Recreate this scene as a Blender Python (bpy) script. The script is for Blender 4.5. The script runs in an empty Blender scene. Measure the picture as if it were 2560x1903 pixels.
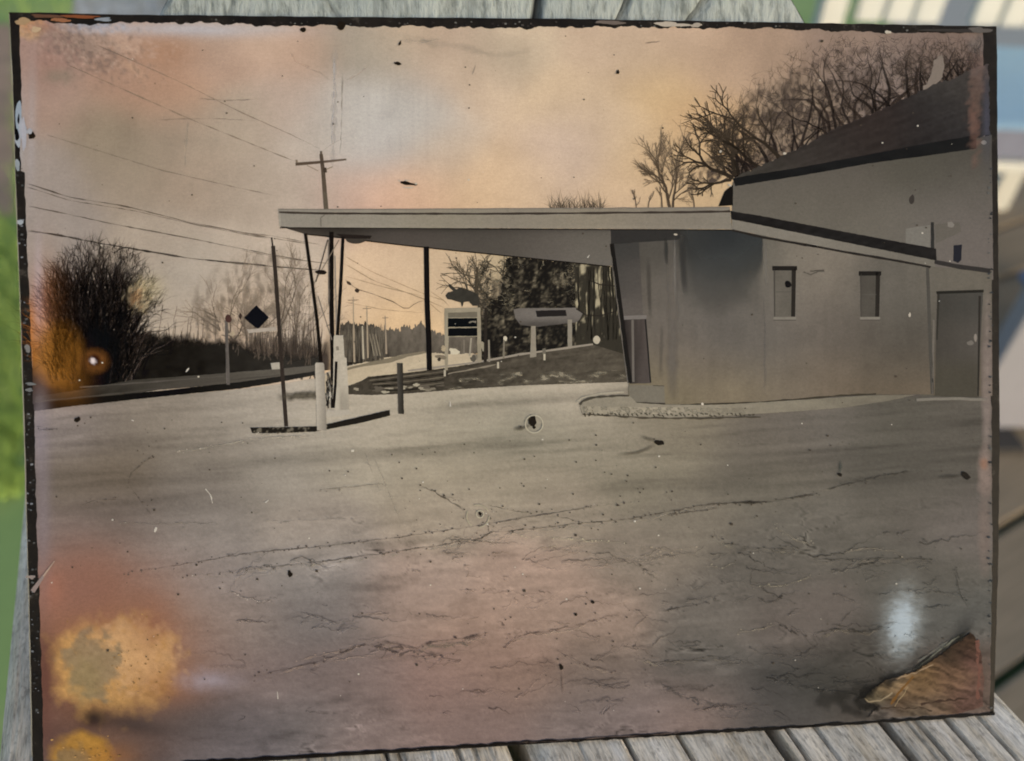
import bpy, bmesh, math, random
import numpy as np
from mathutils import Vector, Matrix
from mathutils.geometry import delaunay_2d_cdt
S = bpy.context.scene
COL = S.collection
# ------------------------------------------------------------------ camera solved from the plate's four corners
F, CX, CY = 1849.0, 1280.0, 951.5
def ray(x, y): return np.array([x - CX, CY - y, -F], float)
_P = [ray(*p) for p in ((22, 30), (2492, 66), (2484, 1788), (82, 1940))]
_l = np.linalg.solve(np.array([_P[0], -_P[1], _P[2]]).T, _P[3])
_Q = [_P[0]*_l[0], _P[1]*_l[1], _P[2]*_l[2], _P[3]]
PW = 0.2                                            # the plate is 200 mm wide
_Q = [q*(PW/np.linalg.norm(_Q[2]-_Q[3])) for q in _Q]
_b = (_Q[2]-_Q[3])/PW                                # along the plate's lower edge
_n = np.cross(_b, _Q[0]-_Q[3]); _n /= np.linalg.norm(_n)
_d = ray(243, -625); _d /= np.linalg.norm(_d)        # direction in which the bench boards run
_up = np.cross(_b, _d); _up /= np.linalg.norm(_up)
_ex = np.array([1., 0, 0]) - _up[0]*_up; _ex /= np.linalg.norm(_ex)
_ey = np.cross(_up, _ex)
R = np.array([_ex, _ey, _up])                        # camera axes -> world axes
TABLE = 0.75
CAMH = TABLE - float(_Q[3] @ _up)
CAM = np.array([0, 0, CAMH])
def W_(v): return R @ v + CAM
PB = W_(_Q[3]); EB = R @ _b; EN = R @ _n; EV = np.cross(EN, EB)   # plate origin, right, normal, up
ED = R @ _d; ED[2] = 0; ED /= np.linalg.norm(ED); ES = np.cross(ED, [0, 0, 1.])
cd = bpy.data.cameras.new('camera'); cam = bpy.data.objects.new('camera', cd); COL.objects.link(cam)
cd.sensor_width = 36; cd.lens = F/2560*36; cd.clip_start = 0.01; cd.clip_end = 400
M4 = Matrix.Identity(4)
for i in range(3):
    for j in range(3): M4[i][j] = R[i, j]
    M4[i][3] = CAM[i]
cam.matrix_world = M4
S.camera = cam
cd.dof.use_dof = True; cd.dof.focus_distance = 0.152; cd.dof.aperture_fstop = 10.0; cd.dof.aperture_blades = 0
# ------------------------------------------------------------------ light
r0 = R @ (ray(2256, 1560)/np.linalg.norm(ray(2256, 1560)))
SUN = r0 - 2*(r0 @ EN)*EN                            # the soft low sun that the varnish mirrors towards the lens
w = bpy.data.worlds.new('World'); S.world = w; w.use_nodes = True
nt = w.node_tree; bg = nt.nodes['Background']
sky = nt.nodes.new('ShaderNodeTexSky'); sky.sky_type = 'NISHITA'; sky.sun_disc = False
sky.sun_elevation = math.asin(SUN[2]); sky.sun_rotation = math.atan2(SUN[0], SUN[1])
sky.air_density = 1.0; sky.dust_density = 3.0; sky.ozone_density = 1.0
nt.links.new(sky.outputs[0], bg.inputs[0]); bg.inputs[1].default_value = 0.15
sl = bpy.data.lights.new('sun', 'SUN'); sl.energy = 0.5; sl.angle = math.radians(10); sl.color = (1, .965, .92)
so = bpy.data.objects.new('sun', sl); COL.objects.link(so)
so.rotation_euler = Vector(-SUN).to_track_quat('-Z', 'Y').to_euler(); so.location = (0, -2, 3)
vs = S.view_settings; vs.view_transform = 'Standard'; vs.look = 'None'; vs.gamma = 1; vs.exposure = 0.62
S.render.engine = 'CYCLES'; S.cycles.max_bounces = 6; S.cycles.filter_width = 1.9; S.cycles.transparent_max_bounces = 24
GAIN = np.array([1.48, 1.32, 1.12])                     # light falling on the plate, so print colours are reflectances

# ------------------------------------------------------------------ helpers
rng = np.random.default_rng(7); random.seed(7)
def lin(h):
    h = h.lstrip('#'); c = np.array([int(h[i:i+2], 16) for i in (0, 2, 4)])/255.
    return np.where(c <= .04045, c/12.92, ((c+.055)/1.055)**2.4)
_T = rng.random((256, 256))
def vnoise(x, y, seed=0):
    x = np.asarray(x, float)+seed*17.3; y = np.asarray(y, float)+seed*31.7
    xi = np.floor(x).astype(int); yi = np.floor(y).astype(int); fx = x-xi; fy = y-yi
    fx = fx*fx*(3-2*fx); fy = fy*fy*(3-2*fy)
    a = _T[xi % 256, yi % 256]; b = _T[(xi+1) % 256, yi % 256]; c = _T[xi % 256, (yi+1) % 256]; d = _T[(xi+1) % 256, (yi+1) % 256]
    return (a*(1-fx)+b*fx)*(1-fy)+(c*(1-fx)+d*fx)*fy
def fbm(x, y, o=4, seed=0):
    s = 0; a = .5; t = 0
    for i in range(o):
        s = s+a*vnoise(x*2**i, y*2**i, seed+i); t += a; a *= .5
    return s/t-.5
def empty(name, loc=(0, 0, 0), rot=None):
    o = bpy.data.objects.new(name, None); COL.objects.link(o); o.empty_display_size = .02
    o.location = loc
    if rot is not None: o.rotation_euler = rot
    return o
def tag(o, label=None, cat=None, group=None, kind=None):
    for k, v in (('label', label), ('category', cat), ('group', group), ('kind', kind)):
        if v: o[k] = v
    return o
def link(name, me, mat, parent=None):
    if mat and not me.materials: me.materials.append(mat)
    o = bpy.data.objects.new(name, me); COL.objects.link(o)
    if parent is not None: o.parent = parent
    return o
def bmobj(name, bm, mat, parent=None, smooth=False):
    me = bpy.data.meshes.new(name); bm.normal_update(); bm.to_mesh(me); bm.free()
    if smooth:
        for p in me.polygons: p.use_smooth = True
    return link(name, me, mat, parent)
class N:                                             # tiny node-tree helper
    def __init__(s, name):
        s.m = bpy.data.materials.new(name); s.m.use_nodes = True; s.t = s.m.node_tree
        s.p = s.t.nodes['Principled BSDF']; s.out = s.t.nodes['Material Output']
    def n(s, ty, **k):
        o = s.t.nodes.new('ShaderNode'+ty)
        for a, v in k.items(): setattr(o, a, v)
        return o
    def l(s, a, b): s.t.links.new(a, b)
    def math(s, op, a, b=None):
        o = s.n('Math', operation=op)
        for i, v in enumerate((a, b)):
            if v is None: continue
            if isinstance(v, (int, float)): o.inputs[i].default_value = v
            else: s.l(v, o.inputs[i])
        return o.outputs[0]
    def noise(s, vec, scale, detail=4, rough=.6):
        o = s.n('TexNoise'); o.inputs['Scale'].default_value = scale; o.inputs['Detail'].default_value = detail
        o.inputs['Roughness'].default_value = rough
        if vec is not None: s.l(vec, o.inputs['Vector'])
        return o.outputs['Fac']
    def mapv(s, sc, coord='Object', loc=(0, 0, 0), rot=(0, 0, 0)):
        tc = s.n('TexCoord'); mp = s.n('Mapping'); mp.inputs['Scale'].default_value = sc
        mp.inputs['Location'].default_value = loc; mp.inputs['Rotation'].default_value = rot
        s.l(tc.outputs[coord], mp.inputs['Vector']); return mp.outputs[0]
    def ramp(s, fac, stops):
        o = s.n('ValToRGB'); e = o.color_ramp.elements
        while len(e) < len(stops): e.new(.5)
        for q, (p, c) in zip(e, stops): q.position = p; q.color = (*c[:3], 1)
        s.l(fac, o.inputs[0]); return o.outputs[0]
    def mix(s, fac, a, b, mode='MIX'):
        o = s.n('Mix', data_type='RGBA', blend_type=mode)
        for i, v in ((0, fac), (6, a), (7, b)):
            if isinstance(v, (int, float)): o.inputs[i].default_value = v
            elif isinstance(v, tuple): o.inputs[i].default_value = (*v[:3], 1)
            else: s.l(v, o.inputs[i])
        return o.outputs[2]
    def bump(s, h, strength, dist):
        o = s.n('Bump'); o.inputs['Strength'].default_value = strength; o.inputs['Distance'].default_value = dist
        s.l(h, o.inputs['Height']); s.l(o.outputs[0], s.p.inputs['Normal'])
def L3(h): return tuple(float(v) for v in lin(h))

# ------------------------------------------------------------------ plate coordinates
def plane(X, Y):                                     # photo pixel -> millimetre-true place on the plate's face
    X = np.asarray(X, float); Y = np.asarray(Y, float)
    D = (np.stack([X-CX, CY-Y, np.full_like(X, -F)], -1)) @ R.T
    t = ((PB-CAM) @ EN)/(D @ EN)
    Pw = D*t[..., None] + CAM - PB
    return Pw @ EB, Pw @ EV
def luv(x, y):
    a, b = plane(np.array([x]), np.array([y])); return float(a[0]), float(b[0])

# ---- materials of the plate
def emulsion(name, soft=False):
    m = N(name); m.p.inputs['Metallic'].default_value = 0
    at = m.n('Attribute'); at.attribute_name = 'Col'
    v = m.mapv((1, 1, 1))
    g = m.noise(v, 3800, 3, .75); g2 = m.noise(m.mapv((1, 2.2, 1)), 900, 4, .65)
    g3 = m.noise(v, 1700, 3, .7)
    gr = m.math('ADD', m.math('ADD', m.math('MULTIPLY', m.math('SUBTRACT', g, .5), .42), m.math('MULTIPLY', m.math('SUBTRACT', g3, .5), .26)), m.math('MULTIPLY', m.math('SUBTRACT', g2, .5), .24))
    fac = m.math('ADD', gr, 1.0)
    o = m.n('Mix', data_type='RGBA', blend_type='MULTIPLY'); o.inputs[0].default_value = 1
    m.l(at.outputs['Color'], o.inputs[6]); cr = m.n('CombineColor')
    for i in range(3): m.l(fac, cr.inputs[i])
    m.l(cr.outputs[0], o.inputs[7]); m.l(o.outputs[2], m.p.inputs['Base Color'])
    # varnish: glossy only where it pooled, dull elsewhere
    u0, v0 = luv(2256, 1560); u1, v1 = luv(2322, 1560); u2, v2 = luv(2256, 1440)
    mp = m.n('Mapping'); mp.vector_type = 'TEXTURE'; tc = m.n('TexCoord'); m.l(tc.outputs['Object'], mp.inputs['Vector'])
    mp.inputs['Location'].default_value = (u0, v0, 0); mp.inputs['Scale'].default_value = (abs(u1-u0), abs(v2-v0), 1)
    mp.inputs['Rotation'].default_value = (0, 0, math.radians(-6))
    sx = m.n('SeparateXYZ'); m.l(mp.outputs[0], sx.inputs[0])
    rr = m.math('SQRT', m.math('ADD', m.math('POWER', m.math('ABSOLUTE', sx.outputs[0]), 2.0), m.math('POWER', m.math('ABSOLUTE', sx.outputs[1]), 2.0)))
    rr = m.math('ADD', rr, m.math('MULTIPLY', m.math('SUBTRACT', m.noise(m.mapv((1, 1.8, 1)), 420, 5, .7), .5), .9))
    mr = m.n('MapRange'); mr.interpolation_type = 'SMOOTHSTEP'
    for i, q in enumerate((.15, 1.35, 1.0, 0.0)): mr.inputs[i+1].default_value = q
    m.l(rr, mr.inputs[0]); pool = mr.outputs[0]
    m.l(m.math('SUBTRACT', .55, m.math('MULTIPLY', pool, .33)), m.p.inputs['Roughness'])
    m.l(m.math('ADD', .05, m.math('MULTIPLY', pool, .17)), m.p.inputs['Specular IOR Level'])
    m.p.inputs['Specular Tint'].default_value = (.50, .72, 1.0, 1)
    m.bump(m.math('ADD', g2, m.math('MULTIPLY', m.noise(v, 90, 3), 3.0)), .25, .00006)
    if soft:
        m.l(at.outputs['Alpha'], m.p.inputs['Alpha'])
    return m.m
M_EMU = emulsion('tintype_emulsion'); M_SOFT = emulsion('tintype_emulsion_thin', True)

def seg_alpha(d, edge): return np.clip(.5-d/edge, 0, 1)
STAIN_SHEEN_ON = [True]
STAINS_SHEEN = []                                          # tarnish, rust and chemical stains, plus a sheen painted as colour
def stain_or_sheen(x, y, rx, ry, col, a, rot=0, hard=0, rough=.0, nz=60, seed=1): STAINS_SHEEN.append((x, y, rx, ry, lin(col), a, math.radians(rot), hard, rough, nz, seed))
def shade(X, Y, C):
    C = C.copy()
    m = 1+.10*fbm(X/170, Y/170, 3, 3)+.07*fbm(X/26, Y/34, 3, 9)
    C *= m[:, None]
    for (x, y, rx, ry, c, a, ro, hard, rough, nz, seed) in (STAINS_SHEEN if STAIN_SHEEN_ON[0] else ()):
        dx, dy = X-x, Y-y; k = np.abs(dx) < 3*max(rx, ry); k &= np.abs(dy) < 3*max(rx, ry)
        if not k.any(): continue
        u = (dx[k]*math.cos(ro)+dy[k]*math.sin(ro))/rx; v = (-dx[k]*math.sin(ro)+dy[k]*math.cos(ro))/ry
        r = np.sqrt(u*u+v*v)
        if rough: r = r+rough*fbm(X[k]/nz, Y[k]/nz, 4, seed)*2
        if hard: al = a*np.clip((1+hard-r)/(2*hard), 0, 1)
        else: al = a*np.exp(-r*r*1.2)
        tx = 1+(.55 if hard else .12)*fbm(X[k]/13, Y[k]/11, 4, seed+40)+(.5 if hard else 0)*np.minimum(0, fbm(X[k]/6, Y[k]/5, 3, seed+50)+.06)
        C[k] = C[k]*(1-al[:, None])+c*(al*tx)[:, None]
    return np.maximum(C-np.array([.004, .005, .006]), .0018)/GAIN
LAYER = [0]
def flat(name, X, Y, faces, C, parent, A=None, lift=None):
    X = np.asarray(X, float); Y = np.asarray(Y, float)
    if lift is None:
        LAYER[0] += 1; lift = 0.00003+LAYER[0]*0.0000007
    u, v = plane(X, Y)
    me = bpy.data.meshes.new(name)
    me.from_pydata(np.stack([u, v, np.full_like(u, lift)], 1).tolist(), [], faces)
    at = me.color_attributes.new('Col', 'FLOAT_COLOR', 'POINT')
    c4 = np.ones((len(X), 4)); c4[:, :3] = np.clip(shade(X, Y, np.broadcast_to(C, (len(X), 3))), 0.0015, 1)
    if A is not None: c4[:, 3] = A
    at.data.foreach_set('color', c4.astype(np.float32).ravel())
    return link(name, me, M_SOFT if A is not None else M_EMU, parent)
def rbf(samples, X, Y, sig=110, ay=1.35):
    num = np.zeros((len(X), 3)); den = np.zeros(len(X))+1e-12
    for x, y, h in samples:
        wgt = np.exp(-((X-x)**2+((Y-y)*ay)**2)/(2*sig*sig))+1e-7/(1+((X-x)**2+(Y-y)**2)/1e4)
        num += wgt[:, None]*lin(h); den += wgt
    return num/den[:, None]
def colour(c, X, Y):
    if isinstance(c, str): return np.tile(lin(c), (len(X), 1))
    if callable(c): return c(X, Y)
    return rbf(c, X, Y, 90)
def grid(name, x0, x1, top, bot, step, c, parent, alpha=None):
    nx = max(2, int((x1-x0)/step)+1); xs = np.linspace(x0, x1, nx)
    t = top(xs) if callable(top) else np.full(nx, float(top)); b = bot(xs) if callable(bot) else np.full(nx, float(bot))
    ny = max(2, int((b-t).max()/step)+1); k = np.linspace(0, 1, ny)
    X = np.tile(xs, (ny, 1)).ravel(); Y = (t[None]+(b-t)[None]*k[:, None]).ravel()
    i = np.arange(nx-1)[None]+nx*np.arange(ny-1)[:, None]; i = i.ravel()
    fc = np.stack([i, i+nx, i+nx+1, i+1], 1).tolist()
    return flat(name, X, Y, fc, colour(c, X, Y), parent, None if alpha is None else alpha(X, Y))
def curve(pts):
    p = np.array(pts, float); return lambda x: np.interp(x, p[:, 0], p[:, 1])
def poly(name, pts, c, parent, step=14, jit=0, alpha=None):
    pts = [np.array(p, float) for p in pts]
    P = []
    for i in range(len(pts)):                        # resample outline
        a, b = pts[i], pts[(i+1) % len(pts)]; k = max(1, int(np.linalg.norm(b-a)/step))
        for j in range(k): P.append(a+(b-a)*j/k)
    P = np.array(P)
    P = P+(rng.random(P.shape)-.5)*2*max(jit, .45)
    n = len(P); ed = [(i, (i+1) % n) for i in range(n)]
    x0, y0 = P.min(0); x1, y1 = P.max(0)
    gx, gy = np.meshgrid(np.arange(x0+step/2, x1, step), np.arange(y0+step/2, y1, step))
    g = np.stack([gx.ravel(), gy.ravel()], 1)
    ins = np.zeros(len(g), bool)
    for i in range(n):
        a, b = P[i], P[(i+1) % n]
        if a[1] == b[1]: continue
        cond = (a[1] > g[:, 1]) != (b[1] > g[:, 1])
        ins ^= cond & (g[:, 0] < (b[0]-a[0])*(g[:, 1]-a[1])/(b[1]-a[1])+a[0])
    V = [Vector(p) for p in P]+[Vector(p) for p in g[ins]]
    r = delaunay_2d_cdt(V, ed, [], 1, 1e-4)
    X = np.array([v.x for v in r[0]]); Y = np.array([v.y for v in r[0]])
    return flat(name, X, Y, [list(f) for f in r[2]], colour(c, X, Y), parent, None if alpha is None else alpha(X, Y))
def strokes(name, segs, parent, lift=None):          # segs: x0,y0,w0,x1,y1,w1,colour
    X = []; Y = []; Fc = []; C = []
    for x0, y0, w0, x1, y1, w1, c in segs:
        dx, dy = x1-x0, y1-y0; L = math.hypot(dx, dy) or 1; nx, ny = -dy/L/2, dx/L/2
        i = len(X)
        X += [x0+nx*w0, x0-nx*w0, x1-nx*w1, x1+nx*w1]; Y += [y0+ny*w0, y0-ny*w0, y1-ny*w1, y1+ny*w1]
        Fc.append([i, i+1, i+2, i+3]); C += [c]*4
    if not X: return None
    return flat(name, np.array(X), np.array(Y), Fc, np.array(C), parent, None, lift)
def polyline(pts, w, c, jit=0, step=14, wv=0):
    p = np.array(pts, float); out = []; Q = [p[0]]
    for a, b in zip(p[:-1], p[1:]):
        k = max(1, int(np.linalg.norm(b-a)/step))
        for j in range(1, k+1): Q.append(a+(b-a)*j/k+(rng.random(2)-.5)*2*jit)
    ws = [max(.4, w*(1+wv*(rng.random()-.5)*2)) for _ in Q]
    c = lin(c) if isinstance(c, str) else c
    for i in range(len(Q)-1): out.append((Q[i][0], Q[i][1], ws[i], Q[i+1][0], Q[i+1][1], ws[i+1], c))
    return out
def tree(segs, x, y, ang, L, wd, dep, c, spread=.45, curl=.15, ratio=.74, kids=2, c2=None, gnarl=.2):
    k = 3; px, py, a = x, y, ang
    cc = c if c2 is None else c*(dep/6.)+c2*(1-dep/6.)
    for j in range(k):
        a += (random.random()-.5)*2*gnarl+curl*0
        qx, qy = px+math.cos(a)*L/k, py-math.sin(a)*L/k
        segs.append((px, py, wd*(1-.3*j/k), qx, qy, wd*(1-.3*(j+1)/k), cc)); px, py = qx, qy
        if dep > 0 and j < k-1 and random.random() < .55:
            tree(segs, px, py, a+random.choice((-1, 1))*(spread+random.random()*.4), L*ratio*(.55+.4*random.random()), wd*.5, dep-1, c, spread, curl, ratio, kids, c2, gnarl)
    if dep <= 0: return
    for i in range(kids+(random.random() < .3)):
        tree(segs, px, py, a+(random.random()*2-1)*spread*1.3, L*ratio*(.7+.5*random.random()), wd*.66, dep-1, c, spread, curl, ratio, kids, c2, gnarl)
def ring(x, y, r, w, c, k=26, sx=1.):
    return [s for i in range(k) for s in [(x+math.cos(i*6.2832/k)*r*sx, y+math.sin(i*6.2832/k)*r, w, x+math.cos((i+1)*6.2832/k)*r*sx, y+math.sin((i+1)*6.2832/k)*r, w, lin(c))]]
def blob(name, x, y, rx, ry, c, parent, rough=.25, k=22, rot=0):
    pts = []; o = random.random()*9
    for i in range(k):
        t = i*6.2832/k; q = 1+rough*2*float(fbm(np.array([o+math.cos(t)*1.3]), np.array([o+math.sin(t)*1.3]), 3)[0])
        a, b = math.cos(t)*rx*q, math.sin(t)*ry*q
        pts.append((x+a*math.cos(rot)-b*math.sin(rot), y+a*math.sin(rot)+b*math.cos(rot)))
    n = len(pts); X = np.array([p[0] for p in pts]); Y = np.array([p[1] for p in pts])
    return flat(name, X, Y, [list(range(n))], colour(c, X, Y), parent)

def softstroke(name, pts, w, c, parent, jit=2, step=7, a=.85, drop=.35, seed=None, fade=.18, wvar=2.6):
    """a crack or scratch whose strength wanders and dies away at both ends"""
    p = np.array(pts, float); L = np.concatenate([[0], np.cumsum(np.linalg.norm(np.diff(p, axis=0), axis=1))]); n = max(4, int(L[-1]/step))
    t = np.linspace(0, L[-1], n); sd = random.random()*500 if seed is None else seed
    x = np.interp(t, L, p[:, 0])+jit*2.2*fbm(t/15, t*0+sd, 4, 1)+jit*.5*(rng.random(n)-.5); y = np.interp(t, L, p[:, 1])+jit*2.6*fbm(t/15, t*0+sd+9, 4, 2)+jit*.5*(rng.random(n)-.5)
    ww = w*np.clip(.75+wvar*fbm(t/16, t*0+sd, 4, 3), .25, 2.2); dx, dy = np.gradient(x), np.gradient(y); q = np.hypot(dx, dy)+1e-6
    nx, ny = -dy/q, dx/q; al = np.clip(a*(1-drop+2.4*drop*fbm(t/22, t*0+sd+3, 4, 4)*2), 0, 1)*np.clip(np.minimum(t, L[-1]-t)/(fade*L[-1]+1e-6), 0, 1)
    X = np.concatenate([x+nx*ww, x+nx*ww*.3, x-nx*ww*.3, x-nx*ww]); Y = np.concatenate([y+ny*ww, y+ny*ww*.3, y-ny*ww*.3, y-ny*ww]); A = np.concatenate([al*0, al, al, al*0])
    fc = [[k*n+i, k*n+i+1, (k+1)*n+i+1, (k+1)*n+i] for k in range(3) for i in range(n-1)]
    return flat(name, X, Y, fc, np.tile(lin(c), (4*n, 1)), parent, A)

def twigs(name, items, parent, jag=.16, sl=9):
    """curved hair-thin branches: items = x, y, angle, length, width, colour, alpha, curl"""
    X = []; Y = []; A = []; C = []; Fc = []
    for x, y, a, L, w, c, al, curl in items:
        n = max(3, int(L/sl)); b = len(X); a0_ = a
        for i in range(n+1):
            t = i/n; ww = (w*(1-.8*t) if jag < .3 else w*(.3+1.1*random.random())*(1-.5*t))+.35; nx, ny = math.sin(a)*ww/2, math.cos(a)*ww/2
            X += [x+nx, x-nx]; Y += [y+ny, y-ny]; A += [al*(1-t*t*.85)]*2; C += [c]*2
            if jag < .3: a += curl/n+random.gauss(0, jag)
            else: a0_ = a0_+curl/n if i else a; a = a0_+random.gauss(0, jag)
            x += math.cos(a)*L/n; y -= math.sin(a)*L/n
        Fc += [[b+2*i, b+2*i+1, b+2*i+3, b+2*i+2] for i in range(n)]
    return flat(name, np.array(X), np.array(Y), Fc, np.array(C), parent, np.array(A))
# ------------------------------------------------------------------ the place: ground, deck, bench
def hit(x, y, z=0.0):                                # where the sight line through a photo pixel meets height z
    D = R @ ray(x, y); t = (z-CAMH)/D[2]; return CAM+D*t
def box(bm, x0, x1, y0, y1, z0, z1, bev=0, M=None):
    r = bmesh.ops.create_cube(bm, size=1.0)['verts']
    for v in r:
        v.co = Vector((x0+(v.co.x+.5)*(x1-x0), y0+(v.co.y+.5)*(y1-y0), z0+(v.co.z+.5)*(z1-z0)))
    if bev:
        es = list({e for v in r for e in v.link_edges})
        g = bmesh.ops.bevel(bm, geom=es, offset=bev, segments=2, affect='EDGES', profile=.6)
        r = list({v for f in g['faces'] for v in f.verts} | {v for v in r if v.is_valid})
    if M is not None: bmesh.ops.transform(bm, matrix=M, verts=[v for v in r if v.is_valid])
def m_lawn():
    m = N('lawn'); v = m.mapv((1, 1, 1))
    a = m.noise(v, 2.2, 5); b = m.noise(v, 60, 4)
    c = m.ramp(a, [(.3, L3('#78955a')), (.5, L3('#86a264')), (.7, L3('#a0a976'))])
    c = m.mix(m.math('MULTIPLY', b, .5), c, L3('#6f8a4c')); m.l(c, m.p.inputs['Base Color'])
    m.p.inputs['Roughness'].default_value = .9; return m.m
def m_soil():
    m = N('bare_soil'); v = m.mapv((1, 1, 1))
    c = m.ramp(m.noise(v, 7, 6), [(.3, L3('#8a7763')), (.6, L3('#a58a74')), (.8, L3('#b39a86'))]); m.l(c, m.p.inputs['Base Color'])
    m.p.inputs['Roughness'].default_value = .95; return m.m
def m_plain(name, h, rough=.6, var=.15, scale=30):
    m = N(name); v = m.mapv((1, 1, 1)); c = np.array(L3(h))
    m.l(m.ramp(m.noise(v, scale, 5), [(.25, tuple(c*(1-var))), (.75, tuple(np.minimum(c*(1+var), 1)))]), m.p.inputs['Base Color'])
    m.p.inputs['Roughness'].default_value = rough; return m.m
ground = bmesh.new(); bmesh.ops.create_grid(ground, x_segments=60, y_segments=60, size=60)
for v in ground.verts: v.co.z = 0.0
tag(bmobj('lawn', ground, m_lawn()), 'sunlit green lawn around the bench', 'lawn', kind='structure')
# bare soil patch beyond the lawn to the left
pts = [hit(x, y, .004) for x, y in ((-700, 90), (28, 60), (44, 230), (40, 380), (36, 540), (-500, 560))]
bm = bmesh.new(); vs_ = [bm.verts.new(p) for p in pts]; bm.faces.new(vs_)
tag(bmobj('soil_bed', bm, m_soil()), 'bare brown soil bed in the lawn', 'soil', kind='structure')
bm = bmesh.new(); bm.faces.new([bm.verts.new(p) for p in ((1.62, 2.3, .004), (6, 2.3, .004), (9, 9, .004), (2.7, 9, .004))])
tag(bmobj('gravel_path', bm, m_plain('grey_gravel', '#9a9c98', .9, .25, 60)), 'pale grey gravel path behind the white chair', 'path', kind='structure')
# grass blades of the lawn on the left
bm = bmesh.new()
for k in range(9000):
    px = random.uniform(-260, 250); py = random.uniform(-60, 1250)
    if px > 60+max(0, 1000-py)*.05 and py > 60: continue
    if px < 44 and 60 < py < 545: continue
    p = hit(px, py); a = random.random()*6.28; h = random.uniform(.03, .07); wd = .003
    t = Vector((math.cos(a), math.sin(a), 0)); l = Vector((random.uniform(-.03, .03), random.uniform(-.03, .03), h))
    b0 = Vector(p); f = [bm.verts.new(b0-t*wd), bm.verts.new(b0+t*wd), bm.verts.new(b0+l)]; bm.faces.new(f)
mg = N('grass_blade'); mg.l(mg.ramp(mg.noise(mg.mapv((1, 1, 1)), 3, 3), [(.3, L3('#7a9c4e')), (.7, L3('#9cb566'))]), mg.p.inputs['Base Color'])
tag(bmobj('grass', bm, mg.m), 'short green grass blades growing in the lawn', 'grass', kind='stuff')
# wooden deck on the right
dk = empty('wooden_deck'); tag(dk, 'weathered brown deck boards beside the bench', 'deck', kind='structure')
A = hit(2494, 1706, .04); B = hit(2560, 1658, .04); dv = B-A; dv[2] = 0; dv /= np.linalg.norm(dv); dn = np.array([-dv[1], dv[0], 0])
m_dk = N('deck_wood'); vv = m_dk.mapv((1, 1, 1)); m_dk.l(m_dk.ramp(m_dk.noise(m_dk.mapv((2, 60, 2)), 3, 5), [(.3, L3('#6b604f')), (.7, L3('#8d806c'))]), m_dk.p.inputs['Base Color']); m_dk.p.inputs['Roughness'].default_value = .8
bm = bmesh.new(); box(bm, -.35, 2.2, 0, .14, -.03, 0, .004); me = bpy.data.meshes.new('deck_board'); bm.to_mesh(me); bm.free(); me.materials.append(m_dk.m)
ang = math.atan2(dv[1], dv[0])
for k in range(-3, 11):
    o = link('deck_board', me, None, dk); q = A+dn*(k*.152+.006); o.location = (q[0], q[1], .041+.002*(k % 3)); o.rotation_euler = (0, 0, ang)
# ---- bench of two weathered boards
bench = empty('weathered_bench', (PB[0], PB[1], 0)); tag(bench, 'weathered grey wooden bench of two split boards under the metal plate', 'bench')
def m_wood():
    m = N('weathered_board'); tc = m.n('TexCoord')
    def st(sx, sy, sc, det=5, r=.65): return m.noise(m.mapv((sx, sy, 1)), sc, det, r)
    big = st(6, 50, 3); fine = st(170, 1150, 1.6, 4); mid = st(70, 330, 2, 5); blu = st(9, 90, 2.2)
    c = m.ramp(big, [(.28, L3('#cbc5ba')), (.5, L3('#e6dfd1')), (.7, L3('#efebe3'))])
    c = m.mix(m.math('MULTIPLY', m.ramp(blu, [(.5, (0, 0, 0)), (.72, (1, 1, 1))]), .75), c, L3('#c9b591'))
    d1 = m.ramp(mid, [(.30, (0, 0, 0)), (.52, (1, 1, 1))]); d2 = m.ramp(fine, [(.30, (0, 0, 0)), (.55, (1, 1, 1))])
    c = m.mix(.36, c, d1, 'MULTIPLY'); c = m.mix(.48, c, d2, 'MULTIPLY')
    sp = m.noise(m.mapv((.6, 1, 1)), 900, 3, .6); c = m.mix(.4, c, m.ramp(sp, [(.33, L3('#5d5a55')), (.45, (1, 1, 1))]), 'MULTIPLY')
    pt = m.noise(m.mapv((.5, 1, 1)), 45, 4, .6); c = m.mix(.45, c, m.ramp(pt, [(.35, L3('#8f8a80')), (.6, (1, 1, 1))]), 'MULTIPLY')
    at = m.n('Attribute'); at.attribute_name = 'crevice_dark'
    c = m.mix(at.outputs['Fac'], c, L3('#4b4741')); m.l(c, m.p.inputs['Base Color'])  # boards turn darker along the grooves
    m.p.inputs['Roughness'].default_value = .85; m.p.inputs['Specular IOR Level'].default_value = .2
    m.bump(m.math('ADD', m.math('MULTIPLY', fine, .6), mid), .55, .0006); return m.m
M_WOOD = m_wood()
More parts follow.
